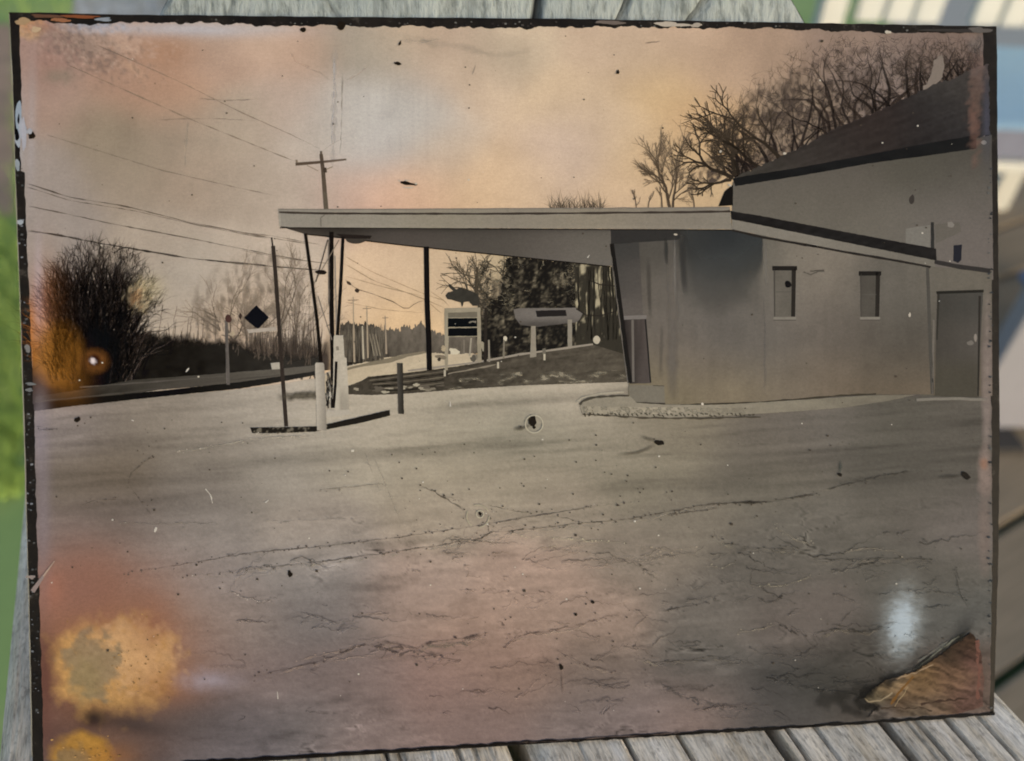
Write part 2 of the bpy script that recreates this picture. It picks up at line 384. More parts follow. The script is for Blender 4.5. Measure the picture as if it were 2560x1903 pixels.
def board(name, s0, s1, grooves, seed):
    ns = int((s1-s0)/.0006)+1; ss = np.linspace(s0, s1, ns); tt = np.concatenate([np.arange(-.35, .25, .006), np.arange(.25, 1.25, .04)])
    Sg, Tg = np.meshgrid(ss, tt)
    Z = -.0006+.0007*fbm(Sg*250, Tg*9, 4, seed); G = np.zeros_like(Z)
    for g, wd, dp in grooves:
        c = g+.0009*np.sin(Tg*23+g*900)+.0022*fbm(Tg*14, Tg*0+g*300, 3, seed); wl = wd*.42*(.55+1.1*np.clip(fbm(Tg*9, Tg*0+g*77, 2, seed+2)+.5, 0, 1))
        q = np.exp(-((Sg-c)/wl)**2); Z -= dp*q; G = np.maximum(G, np.clip(q*dp/.0025, 0, 1)*.75)
    e = np.minimum(Sg-s0, s1-Sg)+.0012*fbm(Tg*30, Tg*0+seed, 3, seed); Z -= .0035*np.clip(1-e/.004, 0, 1)**2
    O = np.array([PB[0], PB[1], TABLE]); nt_, nsn = Sg.shape
    V = Sg[..., None]*1.0*np.array([0, 1, 0])+Tg[..., None]*np.array([1., 0, 0]); V[..., 2] = Z; V[..., 1] *= -1
    V = V.reshape(-1, 3); idx = np.arange(nt_*nsn).reshape(nt_, nsn)
    q = np.stack([idx[:-1, :-1], idx[:-1, 1:], idx[1:, 1:], idx[1:, :-1]], -1).reshape(-1, 4); q = q[:, ::-1]
    V = V.tolist(); fc = q.tolist(); b0 = len(V)
    ring_ = list(idx[0, :])+list(idx[1:, -1])+list(idx[-1, -2::-1])+list(idx[-2:0:-1, 0])
    for i in ring_: V.append([V[i][0], V[i][1], -.034])
    k = len(ring_)
    for i in range(k): fc.append([int(ring_[i]), int(ring_[(i+1) % k]), b0+(i+1) % k, b0+i])
    me = bpy.data.meshes.new(name); me.from_pydata(V, [], fc)
    at = me.attributes.new('crevice_dark', 'FLOAT', 'POINT'); gg = np.zeros(len(V)); gg[:G.size] = G.ravel(); at.data.foreach_set('value', gg.astype(np.float32))
    o = link(name, me, M_WOOD, bench)
    bm = bmesh.new(); bm.from_mesh(me); bmesh.ops.recalc_face_normals(bm, faces=bm.faces); bm.to_mesh(me); bm.free()
    for p in me.polygons: p.use_smooth = False
    o.location = (0, 0, TABLE); o.rotation_euler = (0, 0, math.atan2(ED[1], ED[0])); return o
def slat_of(x, y):
    p = hit(x, y, TABLE)-PB; return float(p @ ES)
g1 = [(slat_of(x, y), wd, dp) for x, y, wd, dp in ((956, 1893, .0006, .003), (1018, 1890, .0005, .003), (1137, 1880, .0006, .003), (1195, 1875, .0003, .0012), (760, 1900, .0004, .001), (28, 1700, .0003, .0006))]
g1 += [(random.uniform(.002, .085), .0003, .0006) for _ in range(9)]
g2 = [(slat_of(x, y), wd, dp) for x, y, wd, dp in ((1567, 1850, .0007, .003), (1450, 1870, .0004, .001), (1700, 1845, .0005, .002), (1930, 1830, .0016, .004), (2217, 1808, .0016, .004), (2300, 1800, .0006, .002), (2050, 1822, .0005, .0015), (1985, 1826, .0006, .002), (2362, 1795, .0009, .0025), (2450, 1790, .0006, .0018))]
g2 += [(random.uniform(.097, .192), .0003, .0007) for _ in range(9)]
board('plank', -.0078, .0893, g1, 3); board('plank', .0930, .1972, g2, 8)
rz = math.atan2(ED[1], ED[0])
for t in (-.2, 1.05):
    for s in (.02, .17):
        bm = bmesh.new(); box(bm, t-.03, t+.03, -s-.025, -s+.025, 0, TABLE-.0345, .004); o = bmobj('leg', bm, M_WOOD, bench); o.rotation_euler = (0, 0, rz)
    bm = bmesh.new(); box(bm, t-.0295, t+.0295, -.145, -.045, TABLE-.11, TABLE-.035, .003); o = bmobj('crossbar', bm, M_WOOD, bench); o.rotation_euler = (0, 0, rz)
# ---- the obliquely sawn log that the plate leans on
hx = np.cross([0, 0, 1.], EN); hx /= np.linalg.norm(hx)           # horizontal, to the right in the picture
ax = -np.array([EN[0], EN[1], 0]); ax /= np.linalg.norm(ax)
rl = .0772; uc, _ = luv(1252, 700)
PT = .0010                                                        # plate thickness
c0 = PB+EB*uc; c0 = np.array([c0[0], c0[1], TABLE+rl-.001])
def on_face(p, off=0.0):                                          # slide along the log's axis to the sawn face
    t = ((PB-EN*(PT+.0004+off)-p) @ EN)/(ax @ EN); return p+ax*t
def m_endgrain():
    m = N('weathered_end_grain'); tc = m.n('TexCoord')
    v = m.mapv((1, 1, 1)); st = m.noise(m.mapv((1, .22, 1)), 650, 5, .7); st2 = m.noise(m.mapv((1, .16, 1), rot=(0, 0, .25)), 260, 4, .6); big = m.noise(v, 30, 4)
    c = m.ramp(big, [(.3, L3('#7f8c92')), (.55, L3('#97a1a3')), (.75, L3('#a3aaa4'))])
    c = m.mix(.62, c, m.ramp(st, [(.32, L3('#5d6666')), (.52, (1, 1, 1))]), 'MULTIPLY')
    c = m.mix(.55, c, m.ramp(st2, [(.34, L3('#4c5556')), (.47, (1, 1, 1))]), 'MULTIPLY')
    at = m.n('Attribute'); at.attribute_name = 'crevice_dark'; c = m.mix(at.outputs['Fac'], c, L3('#1f1e1d')); m.l(c, m.p.inputs['Base Color'])  # end grain turns darker along the cracks
    m.p.inputs['Roughness'].default_value = .9; m.p.inputs['Specular IOR Level'].default_value = .2
    m.bump(m.math('ADD', st, m.math('MULTIPLY', st2, 1.2)), .8, .0009); return m.m
log = empty('sawn_log', (c0[0], c0[1], TABLE)); tag(log, 'short weathered log with an obliquely sawn grey end standing behind the metal plate', 'log')
LO = np.array([c0[0], c0[1], TABLE])
na, nr = 420, 60; V = []; G = []
cu, cv = (on_face(c0)-PB) @ EB, (on_face(c0)-PB) @ EV
cracks = []
for x, y, wd in ((1345, 22, .0008), (1100, 20, .00012), (1560, 25, .00018), (1745, 25, .0003), (700, 15, .00012), (820, 15, .00012), (1930, 30, .00015)):
    u, v = luv(x, y); cracks.append((math.atan2((v-cv), (u-cu)), wd))
for j in range(nr+1):
    rho = rl*(j/nr)**.8
    for i in range(na):
        th = 2*math.pi*i/na; wob = 1+.012*math.sin(3*th+1)+.01*math.sin(7*th)
        p = c0+hx*rho*wob*math.cos(th)+np.array([0, 0, 1.])*rho*wob*math.sin(th)
        q = on_face(p); u, v = (q-PB) @ EB-cu, (q-PB) @ EV-cv; a = math.atan2(v, u); r_ = math.hypot(u, v); g = 0
        for ca, wd in cracks:
            da = (a-ca+math.pi) % (2*math.pi)-math.pi; g = max(g, math.exp(-(da*r_/wd)**2)*min(1, r_/.02))
        if j > nr-3: g = max(g, 0)
        q = on_face(p, g*.004+.0004*random.random()+(.002 if j == nr else 0)); V.append(q-LO); G.append(g*.95)
    if j == 0: pass
fc = []
for j in range(nr):
    for i in range(na):
        k = (i+1) % na; fc.append([j*na+i, (j+1)*na+i, (j+1)*na+k, j*na+k])
me = bpy.data.meshes.new('sawn_face'); 
# store the face in the plate's own axes so that its grain runs up the slope
Rot = Matrix(((EB[0], EV[0], EN[0]), (EB[1], EV[1], EN[1]), (EB[2], EV[2], EN[2])))
VV = [tuple(Rot.transposed() @ Vector(v)) for v in V]
me.from_pydata(VV, [], fc); at = me.attributes.new('crevice_dark', 'FLOAT', 'POINT'); at.data.foreach_set('value', np.array(G, np.float32))
for p in me.polygons: p.use_smooth = True
o = link('sawn_face', me, m_endgrain(), log); o.rotation_euler = Rot.to_euler()
mb = N('grey_bark'); mb.l(mb.ramp(mb.noise(mb.mapv((1, 1, 1)), 90, 5), [(.3, L3('#4a453f')), (.7, L3('#8b857b'))]), mb.p.inputs['Base Color']); mb.p.inputs['Roughness'].default_value = .95
V2 = []; f2 = []; nb = 80
for k, off in enumerate((0, .03, .08, .14, .2)):
    for i in range(nb):
        th = 2*math.pi*i/nb; wob = (1+.012*math.sin(3*th+1)+.01*math.sin(7*th))*(1 if k == 0 else 1-.01*random.random())
        p = c0+hx*rl*wob*math.cos(th)+np.array([0, 0, 1.])*rl*wob*math.sin(th)
        q = on_face(p, .002) if k == 0 else None
        if q is None:
            a0 = on_face(c0); q = p-((p-a0) @ ax)*ax+ax*(.11+off)
        V2.append(tuple(q-LO))
for k in range(4):
    for i in range(nb):
        j = (i+1) % nb; f2.append([k*nb+i, k*nb+j, (k+1)*nb+j, (k+1)*nb+i])
f2.append([4*nb+i for i in range(nb)])
me = bpy.data.meshes.new('bark'); me.from_pydata(V2, [], f2); link('bark', me, mb.m, log)
# ---- white slatted garden chair with a blue cushion, far out of focus
m_white = m_plain('white_paint', '#c3c6c2', .5, .04); m_blue = m_plain('blue_cushion_cloth', '#93b4c8', .9, .08); m_shade = m_plain('shaded_cushion_cloth', '#74798c', .9, .1)
ch = empty('garden_chair', (1.02, 1.80, 0))
tag(ch, 'white slatted garden chair on the lawn behind the bench', 'chair')
for k in range(-3, 5):
    if k == 0: continue
    bm = bmesh.new(); box(bm, -.029+k*.066-.012, .029+k*.066-.012, -.01, .012, .49, 1.0+.05*math.cos(k*.5), .008); bmobj('back_slat', bm, m_white, ch)
for z in (.70, .90):
    bm = bmesh.new(); box(bm, -.30, .32, .013, .035, z, z+.06, .005); bmobj('back_rail', bm, m_white, ch)
for k in range(6):
    bm = bmesh.new(); box(bm, -.3, .32, -.56+k*.092, -.56+k*.092+.08, .38, .40, .005); bmobj('seat_slat', bm, m_white, ch)
for sx in (-.29, .29):
    for sy in (-.53, .02):
        bm = bmesh.new(); box(bm, sx-.025, sx+.03, sy-.025, sy+.025, 0, .379 if sy < 0 else .95, .006); bmobj('leg', bm, m_white, ch)
bm = bmesh.new(); box(bm, -.25, .25, -.55, -.03, .401, .46, .02)
cu_ = bmobj('seat_cushion', bm, m_blue, None); cu_.location = ch.location; cu_.rotation_euler = ch.rotation_euler; tag(cu_, 'light blue seat cushion lying on the white garden chair', 'cushion')
bm = bmesh.new(); box(bm, -.245, .245, -.553, -.551, .405, .455, 0); o = bmobj('shaded_front', bm, m_shade, cu_)  # thin slate sheet paints the shade on the cushion's front
# ---- grey garden panel with a slate blue rail, standing on the deck
m_lav = m_plain('grey_plastic', '#8e909a', .5, .05); m_lid = m_plain('slate_blue_plastic', '#66789c', .5, .06); m_ft = m_plain('black_rubber', '#2b2b2c', .7, .1)
gp = empty('garden_screen', (.80, .925, .045)); gp.rotation_euler = (0, 0, math.radians(2)); tag(gp, 'low pale grey garden screen with slate blue top rail on the deck', 'screen')
bm = bmesh.new(); box(bm, 0, .62, 0, .035, .012, .28, .004); bmobj('panel', bm, m_lav, gp)
bm = bmesh.new(); box(bm, -.005, .625, -.006, .05, .281, .296, .005); bmobj('top_rail', bm, m_lid, gp)
for x in (.06, .54):
    bm = bmesh.new(); box(bm, x-.03, x+.03, -.05, .09, 0, .0115, .003); bmobj('foot', bm, m_ft, gp)
# ------------------------------------------------------------------ the tintype plate
plate = empty('tintype_plate', PB); plate.rotation_euler = Rot.to_euler()
tag(plate, 'stained old tintype photograph on metal showing a roadside filling station, leaning on the log', 'tintype')
# metal sheet with hand-cut edges
EXTRA = 0
OUT = [(22, 30), (350, 37), (900, 43), (1400, 47), (2000, 57), (2492, 66), (2496, 600), (2499, 1100), (2496, 1400), (2484, 1788), (1700, 1838), (900, 1888), (82, 1940), (72, 1500), (61, 1100), (52, 800), (40, 500), (33, 260)]
P = []
for a, b in zip(OUT, OUT[1:]+OUT[:1]):
    k = max(1, int(math.hypot(b[0]-a[0], b[1]-a[1])/25))
    for j in range(k): P.append((a[0]+(b[0]-a[0])*j/k+random.uniform(-.8, .8), a[1]+(b[1]-a[1])*j/k+random.uniform(-.8, .8)))
u, v = plane(np.array([p[0] for p in P]), np.array([p[1] for p in P])); v = np.maximum(v, 0.0)
bm = bmesh.new(); top = [bm.verts.new((a, b, 0)) for a, b in zip(u, v)]; bot = [bm.verts.new((a, b, -PT)) for a, b in zip(u, v)]
bm.faces.new(top); bm.faces.new(bot[::-1])
for i in range(len(top)): bm.faces.new((top[i], bot[i], bot[(i+1) % len(top)], top[(i+1) % len(top)]))
bmesh.ops.recalc_face_normals(bm, faces=bm.faces)
mj = N('black_japanned_metal'); vj = mj.mapv((1, 1, 1))
cj = mj.ramp(mj.noise(vj, 220, 6, .7), [(.35, L3('#0e0d0d')), (.6, L3('#191715')), (.66, L3('#33312f')), (.72, L3('#191614'))]); mj.l(cj, mj.p.inputs['Base Color'])
mj.p.inputs['Roughness'].default_value = .5; mj.p.inputs['Specular IOR Level'].default_value = .08; mj.bump(mj.noise(vj, 500, 5), .4, .0002)
bmobj('metal_sheet', bm, mj.m, plate)

# stains and painted sheen (in pixels of the plate image)
stain_or_sheen(300, 1640, 165, 180, '#94602f', .7); stain_or_sheen(340, 1600, 190, 190, '#9a6544', .45)
stain_or_sheen(285, 1665, 150, 122, '#bb8f58', .93, 0, .2, .35, 34, 3); stain_or_sheen(330, 1640, 100, 80, '#cba277', .6, 0, .3, .6, 14, 6)
stain_or_sheen(232, 1665, 68, 80, '#83735a', .8, -25, .16, .6, 18, 5); stain_or_sheen(215, 1700, 40, 50, '#8c7a55', .5, 0, .4, .5, 14, 8)
stain_or_sheen(420, 1720, 90, 60, '#8f5c3c', .5); stain_or_sheen(380, 1560, 60, 90, '#8c5a42', .45)
stain_or_sheen(195, 1475, 95, 95, '#8a6456', .7); stain_or_sheen(130, 1475, 34, 55, '#9f6c58', .75); stain_or_sheen(290, 1480, 130, 90, '#835f52', .5)
stain_or_sheen(205, 1885, 78, 55, '#a87c3a', .95, 0, .16, .22, 30, 7); stain_or_sheen(185, 1895, 40, 30, '#7a6a52', .7, 0, .3, .7, 14, 8); stain_or_sheen(280, 1895, 70, 40, '#9a6536', .5)
stain_or_sheen(120, 1840, 60, 40, '#5b433c', .6); stain_or_sheen(235, 1795, 36, 26, '#191516', .85); stain_or_sheen(330, 1810, 120, 30, '#2f2c2d', .7, 10)
stain_or_sheen(480, 1800, 170, 60, '#4a4645', .5, 8); stain_or_sheen(112, 1700, 22, 140, '#5e3d35', .7); stain_or_sheen(520, 1700, 70, 26, '#a39aa2', .55, 0, 0, .35, 20, 4)  # last call paints a bluish sheen into the print colour
stain_or_sheen(112, 800, 46, 150, '#a2683b', .72, 0); stain_or_sheen(140, 880, 62, 72, '#a06a2c', .9, 0, .28, .12, 50, 5); stain_or_sheen(165, 930, 46, 70, '#8a5a26', .8, -20); stain_or_sheen(100, 770, 26, 70, '#c08a78', .55)
stain_or_sheen(68, 830, 26, 70, '#b06a2c', .8, 0, .5, .3, 24, 3)
stain_or_sheen(236, 903, 34, 28, '#6a4424', .85, 0, .35); stain_or_sheen(236, 900, 14, 14, '#2a1512', .9, 0, .3); stain_or_sheen(232, 903, 7, 7, '#d9c9c6', .95, 0, .3, .4, 8)
stain_or_sheen(346, 738, 28, 34, '#cdb894', .9, 0, .2, 1.1, 9, 3); stain_or_sheen(341, 742, 14, 20, '#b9895f', .75, 0, .3, 1.6, 7, 5); stain_or_sheen(380, 720, 34, 34, '#bfae86', .5)
stain_or_sheen(75, 70, 38, 28, '#c49e74', .9, 0, .3, .4, 16, 4); stain_or_sheen(110, 60, 80, 20, '#b2683f', .4, 0, .5, .5, 18, 4); stain_or_sheen(190, 45, 60, 8, '#b4633a', .85, 0, .5, .5, 18, 4)
stain_or_sheen(190, 115, 120, 60, '#8f7166', .45, 20, 0, .8, 14, 5); stain_or_sheen(215, 105, 70, 30, '#6c6057', .6, 25, 0, 1.2, 9, 6); stain_or_sheen(120, 165, 60, 60, '#9a7264', .45); stain_or_sheen(150, 190, 40, 22, '#7d7565', .6, 0, 0, .5, 14, 4)
stain_or_sheen(335, 172, 34, 9, '#bd9a80', .8, 35); stain_or_sheen(320, 120, 36, 12, '#bfa18c', .7, 15); stain_or_sheen(470, 74, 240, 20, '#b4b0b2', .9, 1); stain_or_sheen(660, 70, 90, 9, '#b3ada9', .5, 2)
stain_or_sheen(430, 130, 90, 45, '#a27a60', .6); stain_or_sheen(235, 66, 80, 18, '#9fa3ae', .85, 3, .4, .4, 16)
stain_or_sheen(225, 120, 90, 46, '#6a5c55', .55, 22, 0, 2.2, 8, 16); stain_or_sheen(250, 100, 100, 40, '#c2a592', .45, 10, 0, 2.4, 9, 26); stain_or_sheen(150, 95, 70, 40, '#7e6a60', .4, 10, 0, 2.2, 7, 36)
stain_or_sheen(52, 330, 12, 110, '#a3a1a4', .6, 2); stain_or_sheen(78, 330, 14, 170, '#a8a0a0', .5, 1); stain_or_sheen(96, 700, 12, 120, '#b7a9b0', .4); stain_or_sheen(100, 1090, 22, 120, '#8d8388', .65); stain_or_sheen(108, 1280, 22, 200, '#83777b', .55)
# right edge: scraped copper-brown emulsion, bottom right corner lifted and torn
stain_or_sheen(2440, 240, 15, 80, '#6b554b', .55, 4, .35, 1.5, 10, 3); stain_or_sheen(2446, 150, 22, 60, '#6f5d56', .6, 0, .4, 1.2, 10, 4); stain_or_sheen(2436, 330, 10, 70, '#6f544a', .6, -6, .4, 1.3, 10, 5)
stain_or_sheen(2466, 300, 10, 110, '#4a4a56', .7); stain_or_sheen(2452, 110, 34, 24, '#6f655f', .75, 0, .3, .5, 14, 3)
stain_or_sheen(2467, 950, 12, 190, '#83756d', .85, 0, .4, .2, 30, 4); stain_or_sheen(2462, 1180, 16, 60, '#8d7a70', .7, 0, .4, .4, 20, 4); stain_or_sheen(2460, 1160, 9, 14, '#94705c', .8, 0, .4, .3, 10); stain_or_sheen(2460, 1330, 14, 90, '#77685f', .7, 0, .4, .3, 20)
stain_or_sheen(2250, 1700, 120, 46, '#23211e', .75, -30); stain_or_sheen(2180, 1740, 80, 40, '#191917', .8, -25); stain_or_sheen(2400, 1590, 22, 60, '#1f2021', .7, 25); stain_or_sheen(2090, 1690, 130, 60, '#3b3934', .6, -20)
stain_or_sheen(2320, 1700, 10, 10, '#000000', .0)

PXL = curve([(30, 48), (130, 50), (260, 55), (420, 62), (600, 67), (800, 76), (1030, 86), (1300, 92), (1600, 102), (1940, 110)])
# ---------------- sky; cool greys at top centre paint in sky reflected by the plate
SKY = [(120, 110, '#a08378'), (80, 200, '#9c8478'), (330, 110, '#a98b78'), (409, 126, '#a8836b'), (560, 130, '#b39480'), (300, 200, '#a78672'), (430, 240, '#b28e76'), (130, 260, '#a58a7b'), (250, 330, '#91826f'), (330, 390, '#8e7f6d'), (450, 330, '#9a8a79'), (600, 300, '#af9e8c'), (100, 420, '#9a8d84'), (300, 450, '#9c8c7b'), (600, 480, '#aa9988'), (690, 500, '#b2a190'), (480, 450, '#a28f7d'),
       (760, 130, '#b99b86'), (650, 90, '#bfa48f'), (500, 90, '#b5a191'), (730, 260, '#b6a192'), (800, 350, '#b5a799'), (900, 260, '#b9b2aa'), (1000, 300, '#bab4ad'), (960, 350, '#bab3ad'), (900, 380, '#b7b0a9'), (850, 300, '#b5ada4'), (1040, 260, '#bcb3a9'), (950, 150, '#a99d8e'), (890, 120, '#9f9586'), (1100, 380, '#c5b19d'), (1200, 200, '#cfb59b'), (1100, 170, '#bfa893'), (1000, 90, '#bfa88f'), (1150, 115, '#b8a08b'), (1240, 142, '#a69885'), (1300, 85, '#d2bba0'), (1400, 250, '#d3b899'), (1500, 300, '#ccb295'), (1400, 400, '#c9b09a'), (1450, 340, '#c6afa0'), (1300, 450, '#d0b394'), (1050, 470, '#d2ae90'), (1200, 470, '#d1b18f'), (950, 480, '#cda78f'), (850, 480, '#c3a797'), (760, 480, '#b7a798'), (1600, 150, '#c3aa91'), (1500, 100, '#c8ae95'), (1650, 220, '#ceae84'), (1560, 350, '#ccb08e'), (1650, 400, '#c8a982'), (1750, 300, '#c6a47d'), (1800, 170, '#b79b82'), (1900, 110, '#a98f7a'), (2100, 90, '#8f7a6c'), (2350, 110, '#7d6b61'), (2000, 300, '#8f7c6a'), (2200, 200, '#83736a'), (1700, 110, '#c4a88f'), (1560, 480, '#cdb091'), (1700, 480, '#c8ab86'),
       (1000, 680, '#d3b698'), (1000, 800, '#dab88f'), (900, 760, '#d2b595'), (1100, 700, '#cdb393'), (950, 850, '#d5b38b'), (1300, 700, '#b5a283'), (150, 520, '#9b8f86'), (400, 600, '#a79888'), (600, 650, '#b7a796'), (450, 750, '#a79b8d'), (420, 800, '#bbaa96'), (700, 650, '#bfae9c'), (620, 760, '#bda892'), (560, 830, '#c0a890'), (500, 680, '#a99d8f'), (760, 780, '#bfae9c')]
def sky_col(X, Y):
    c = rbf(SKY, X, Y, 62, 1.25)
    st = fbm(X/7, Y/160, 3, 11)*np.exp(-((X-960)/190)**2-((Y-280)/170)**2)*.16    # runs in the collodion
    st += .16*fbm(X/60+Y/300, Y/90+X/400, 4, 12)+.14*fbm(X/210+Y/90, Y/60-X/160, 3, 14)
    st += .05*fbm(X/9, Y/11, 3, 19)
    return c*(1+st)[:, None]
TOPC = curve([(40, 42), (150, 62), (320, 56), (700, 63), (900, 66), (1400, 69), (1800, 70), (2100, 77), (2400, 82), (2500, 84)])
def topjag(xs): return TOPC(xs)+13*fbm(xs/16, xs*0+4, 5, 3)+9*fbm(xs/90, xs*0, 2, 5)
def squeeze(fn):                                      # keep columns inside the ragged left edge of the emulsion
    return fn
def sheet(name, y0, y1, step, c, top=None, bot=None):
    ys = np.arange(y0, y1+step, step); nx = int(2440/step)
    t = np.linspace(0, 1, nx); X = []; Y = []
    xl = PXL(ys)+6*fbm(ys/25, ys*0+2, 4, 2)+np.where((ys > 265) & (ys < 430), -9, 0); xr = 2474+6*fbm(ys/30, ys*0+8, 4, 2)+np.interp(ys, [60, 500, 1000, 1400, 1790], [-18, -6, 4, 6, 0])
    Xg = xl[:, None]+(xr-xl)[:, None]*t[None]; Yg = np.repeat(ys[:, None], nx, 1).astype(float)
    if top is not None: Yg = np.maximum(Yg, top(Xg))
    if bot is not None: Yg = np.minimum(Yg, bot(Xg))
    ny = len(ys); i = (np.arange(nx-1)[None]+nx*np.arange(ny-1)[:, None]).ravel()
    fc = np.stack([i, i+nx, i+nx+1, i+1], 1)
    d = Yg.ravel(); keep = (np.abs(d[fc[:, 1]]-d[fc[:, 0]])+np.abs(d[fc[:, 2]]-d[fc[:, 3]])) > 1e-3
    X, Y = Xg.ravel(), Yg.ravel()
    return flat(name, X, Y, fc[keep].tolist(), c(X, Y), plate)
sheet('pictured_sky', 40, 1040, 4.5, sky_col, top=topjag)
# faint pale scratch column above the pole
for pts, w, c, al in (([(838, 110), (836, 260), (831, 420)], 9, '#c1b6ac', .6), ([(836, 130), (834, 260), (828, 400)], 2.5, '#d3cbc6', .6), ([(857, 180), (853, 330), (850, 390)], 2.5, '#9c9083', .6), ([(726, 130), (738, 152), (758, 164), (780, 168)], 3, '#cfae96', .7), ([(760, 168), (800, 182), (826, 202)], 2.5, '#c9b09c', .6), ([(862, 202), (890, 190), (922, 165)], 3, '#cbb6a4', .7),
                      ([(1000, 86), (1080, 108), (1160, 118), (1240, 140), (1300, 132), (1350, 112)], 12, '#b5a794', .22), ([(1000, 100), (1050, 104), (1110, 98)], 6, '#b0a290', .35), ([(1190, 160), (1180, 190)], 3, '#b29f8c', .5), ([(1610, 108), (1650, 104)], 3, '#8d7a6b', .7), ([(380, 300), (520, 296), (640, 302)], 2, '#887a6a', .5), ([(490, 245), (560, 252), (650, 248)], 2, '#8f7f6f', .5), ([(470, 300), (462, 420)], 4, '#b3a491', .5)):
    softstroke('emulsion_flow_mark', pts, w, c, plate, 1.5, 7, al, .3)
# ---------------- ground
GRD = [(150, 1060, '#8d827d'), (300, 1050, '#7b7065'), (420, 1040, '#8d8275'), (600, 1050, '#9b9184'), (700, 1000, '#aa9f90'), (800, 1080, '#aaa090'), (900, 1000, '#b3a794'), (1000, 1050, '#aea28f'), (1200, 1000, '#aa9f8c'), (1400, 980, '#b0a491'), (1300, 1080, '#8d8675'), (1100, 1080, '#978e7c'), (1500, 1100, '#968c7a'), (1700, 1080, '#837968'), (1900, 1100, '#6a6258'), (2050, 1060, '#69625a'), (2200, 1080, '#5a554c'), (2400, 1120, '#5c564e'), (150, 1200, '#6d6257'), (300, 1180, '#6d6153'), (500, 1150, '#847a6e'), (500, 1220, '#776e66'), (700, 1180, '#958c80'), (900, 1150, '#a49987'), (1100, 1170, '#a19581'), (1300, 1200, '#9b8f7c'), (1600, 1200, '#857c6b'), (1900, 1200, '#6e675b'), (2300, 1250, '#615b52'), (2300, 1180, '#5a554d'), (300, 1300, '#6e645d'), (150, 1350, '#7c6e68'), (500, 1330, '#8b827a'), (800, 1320, '#998d81'), (1100, 1300, '#a09280'), (1400, 1290, '#978a79'), (1700, 1300, '#7a7164'), (2000, 1320, '#686259'), (2400, 1300, '#68605a'), (200, 1420, '#8a6556'), (400, 1400, '#887d77'), (500, 1450, '#8a807a'), (800, 1430, '#8d857e'), (850, 1500, '#7b7470'), (1050, 1450, '#a48f81'), (1300, 1420, '#a68e7e'), (1600, 1400, '#83776a'), (1900, 1420, '#625c54'), (2300, 1430, '#5d5850'), (600, 1560, '#857870'), (800, 1550, '#746c68'), (1000, 1520, '#957f72'), (1200, 1560, '#9e8575'), (1350, 1500, '#a08878'), (1500, 1530, '#8f7b6d'), (1750, 1530, '#6b645c'), (2000, 1550, '#655c55'), (2150, 1650, '#4b4640'), (2350, 1550, '#575550'), (700, 1700, '#7b6c67'), (500, 1650, '#80706a'), (500, 1780, '#655c5a'), (900, 1700, '#806e67'), (820, 1690, '#6f6460'), (1100, 1700, '#876f66'), (1200, 1640, '#8e7568'), (1300, 1700, '#846d60'), (1500, 1700, '#75675d'), (1750, 1700, '#5c5852'), (2000, 1720, '#474440'), (1900, 1760, '#454341'), (150, 1760, '#6a4f47'), (300, 1840, '#564c4a'), (600, 1840, '#676060'), (900, 1820, '#7b6b65'), (780, 1800, '#6c6664'), (1200, 1800, '#7e6b64'), (1450, 1790, '#7a6d68'), (1600, 1790, '#776a66'), (1740, 1780, '#836f66'), (1900, 1800, '#5c5652'), (2200, 1770, '#5a524b'), (2400, 1700, '#5f5047')]
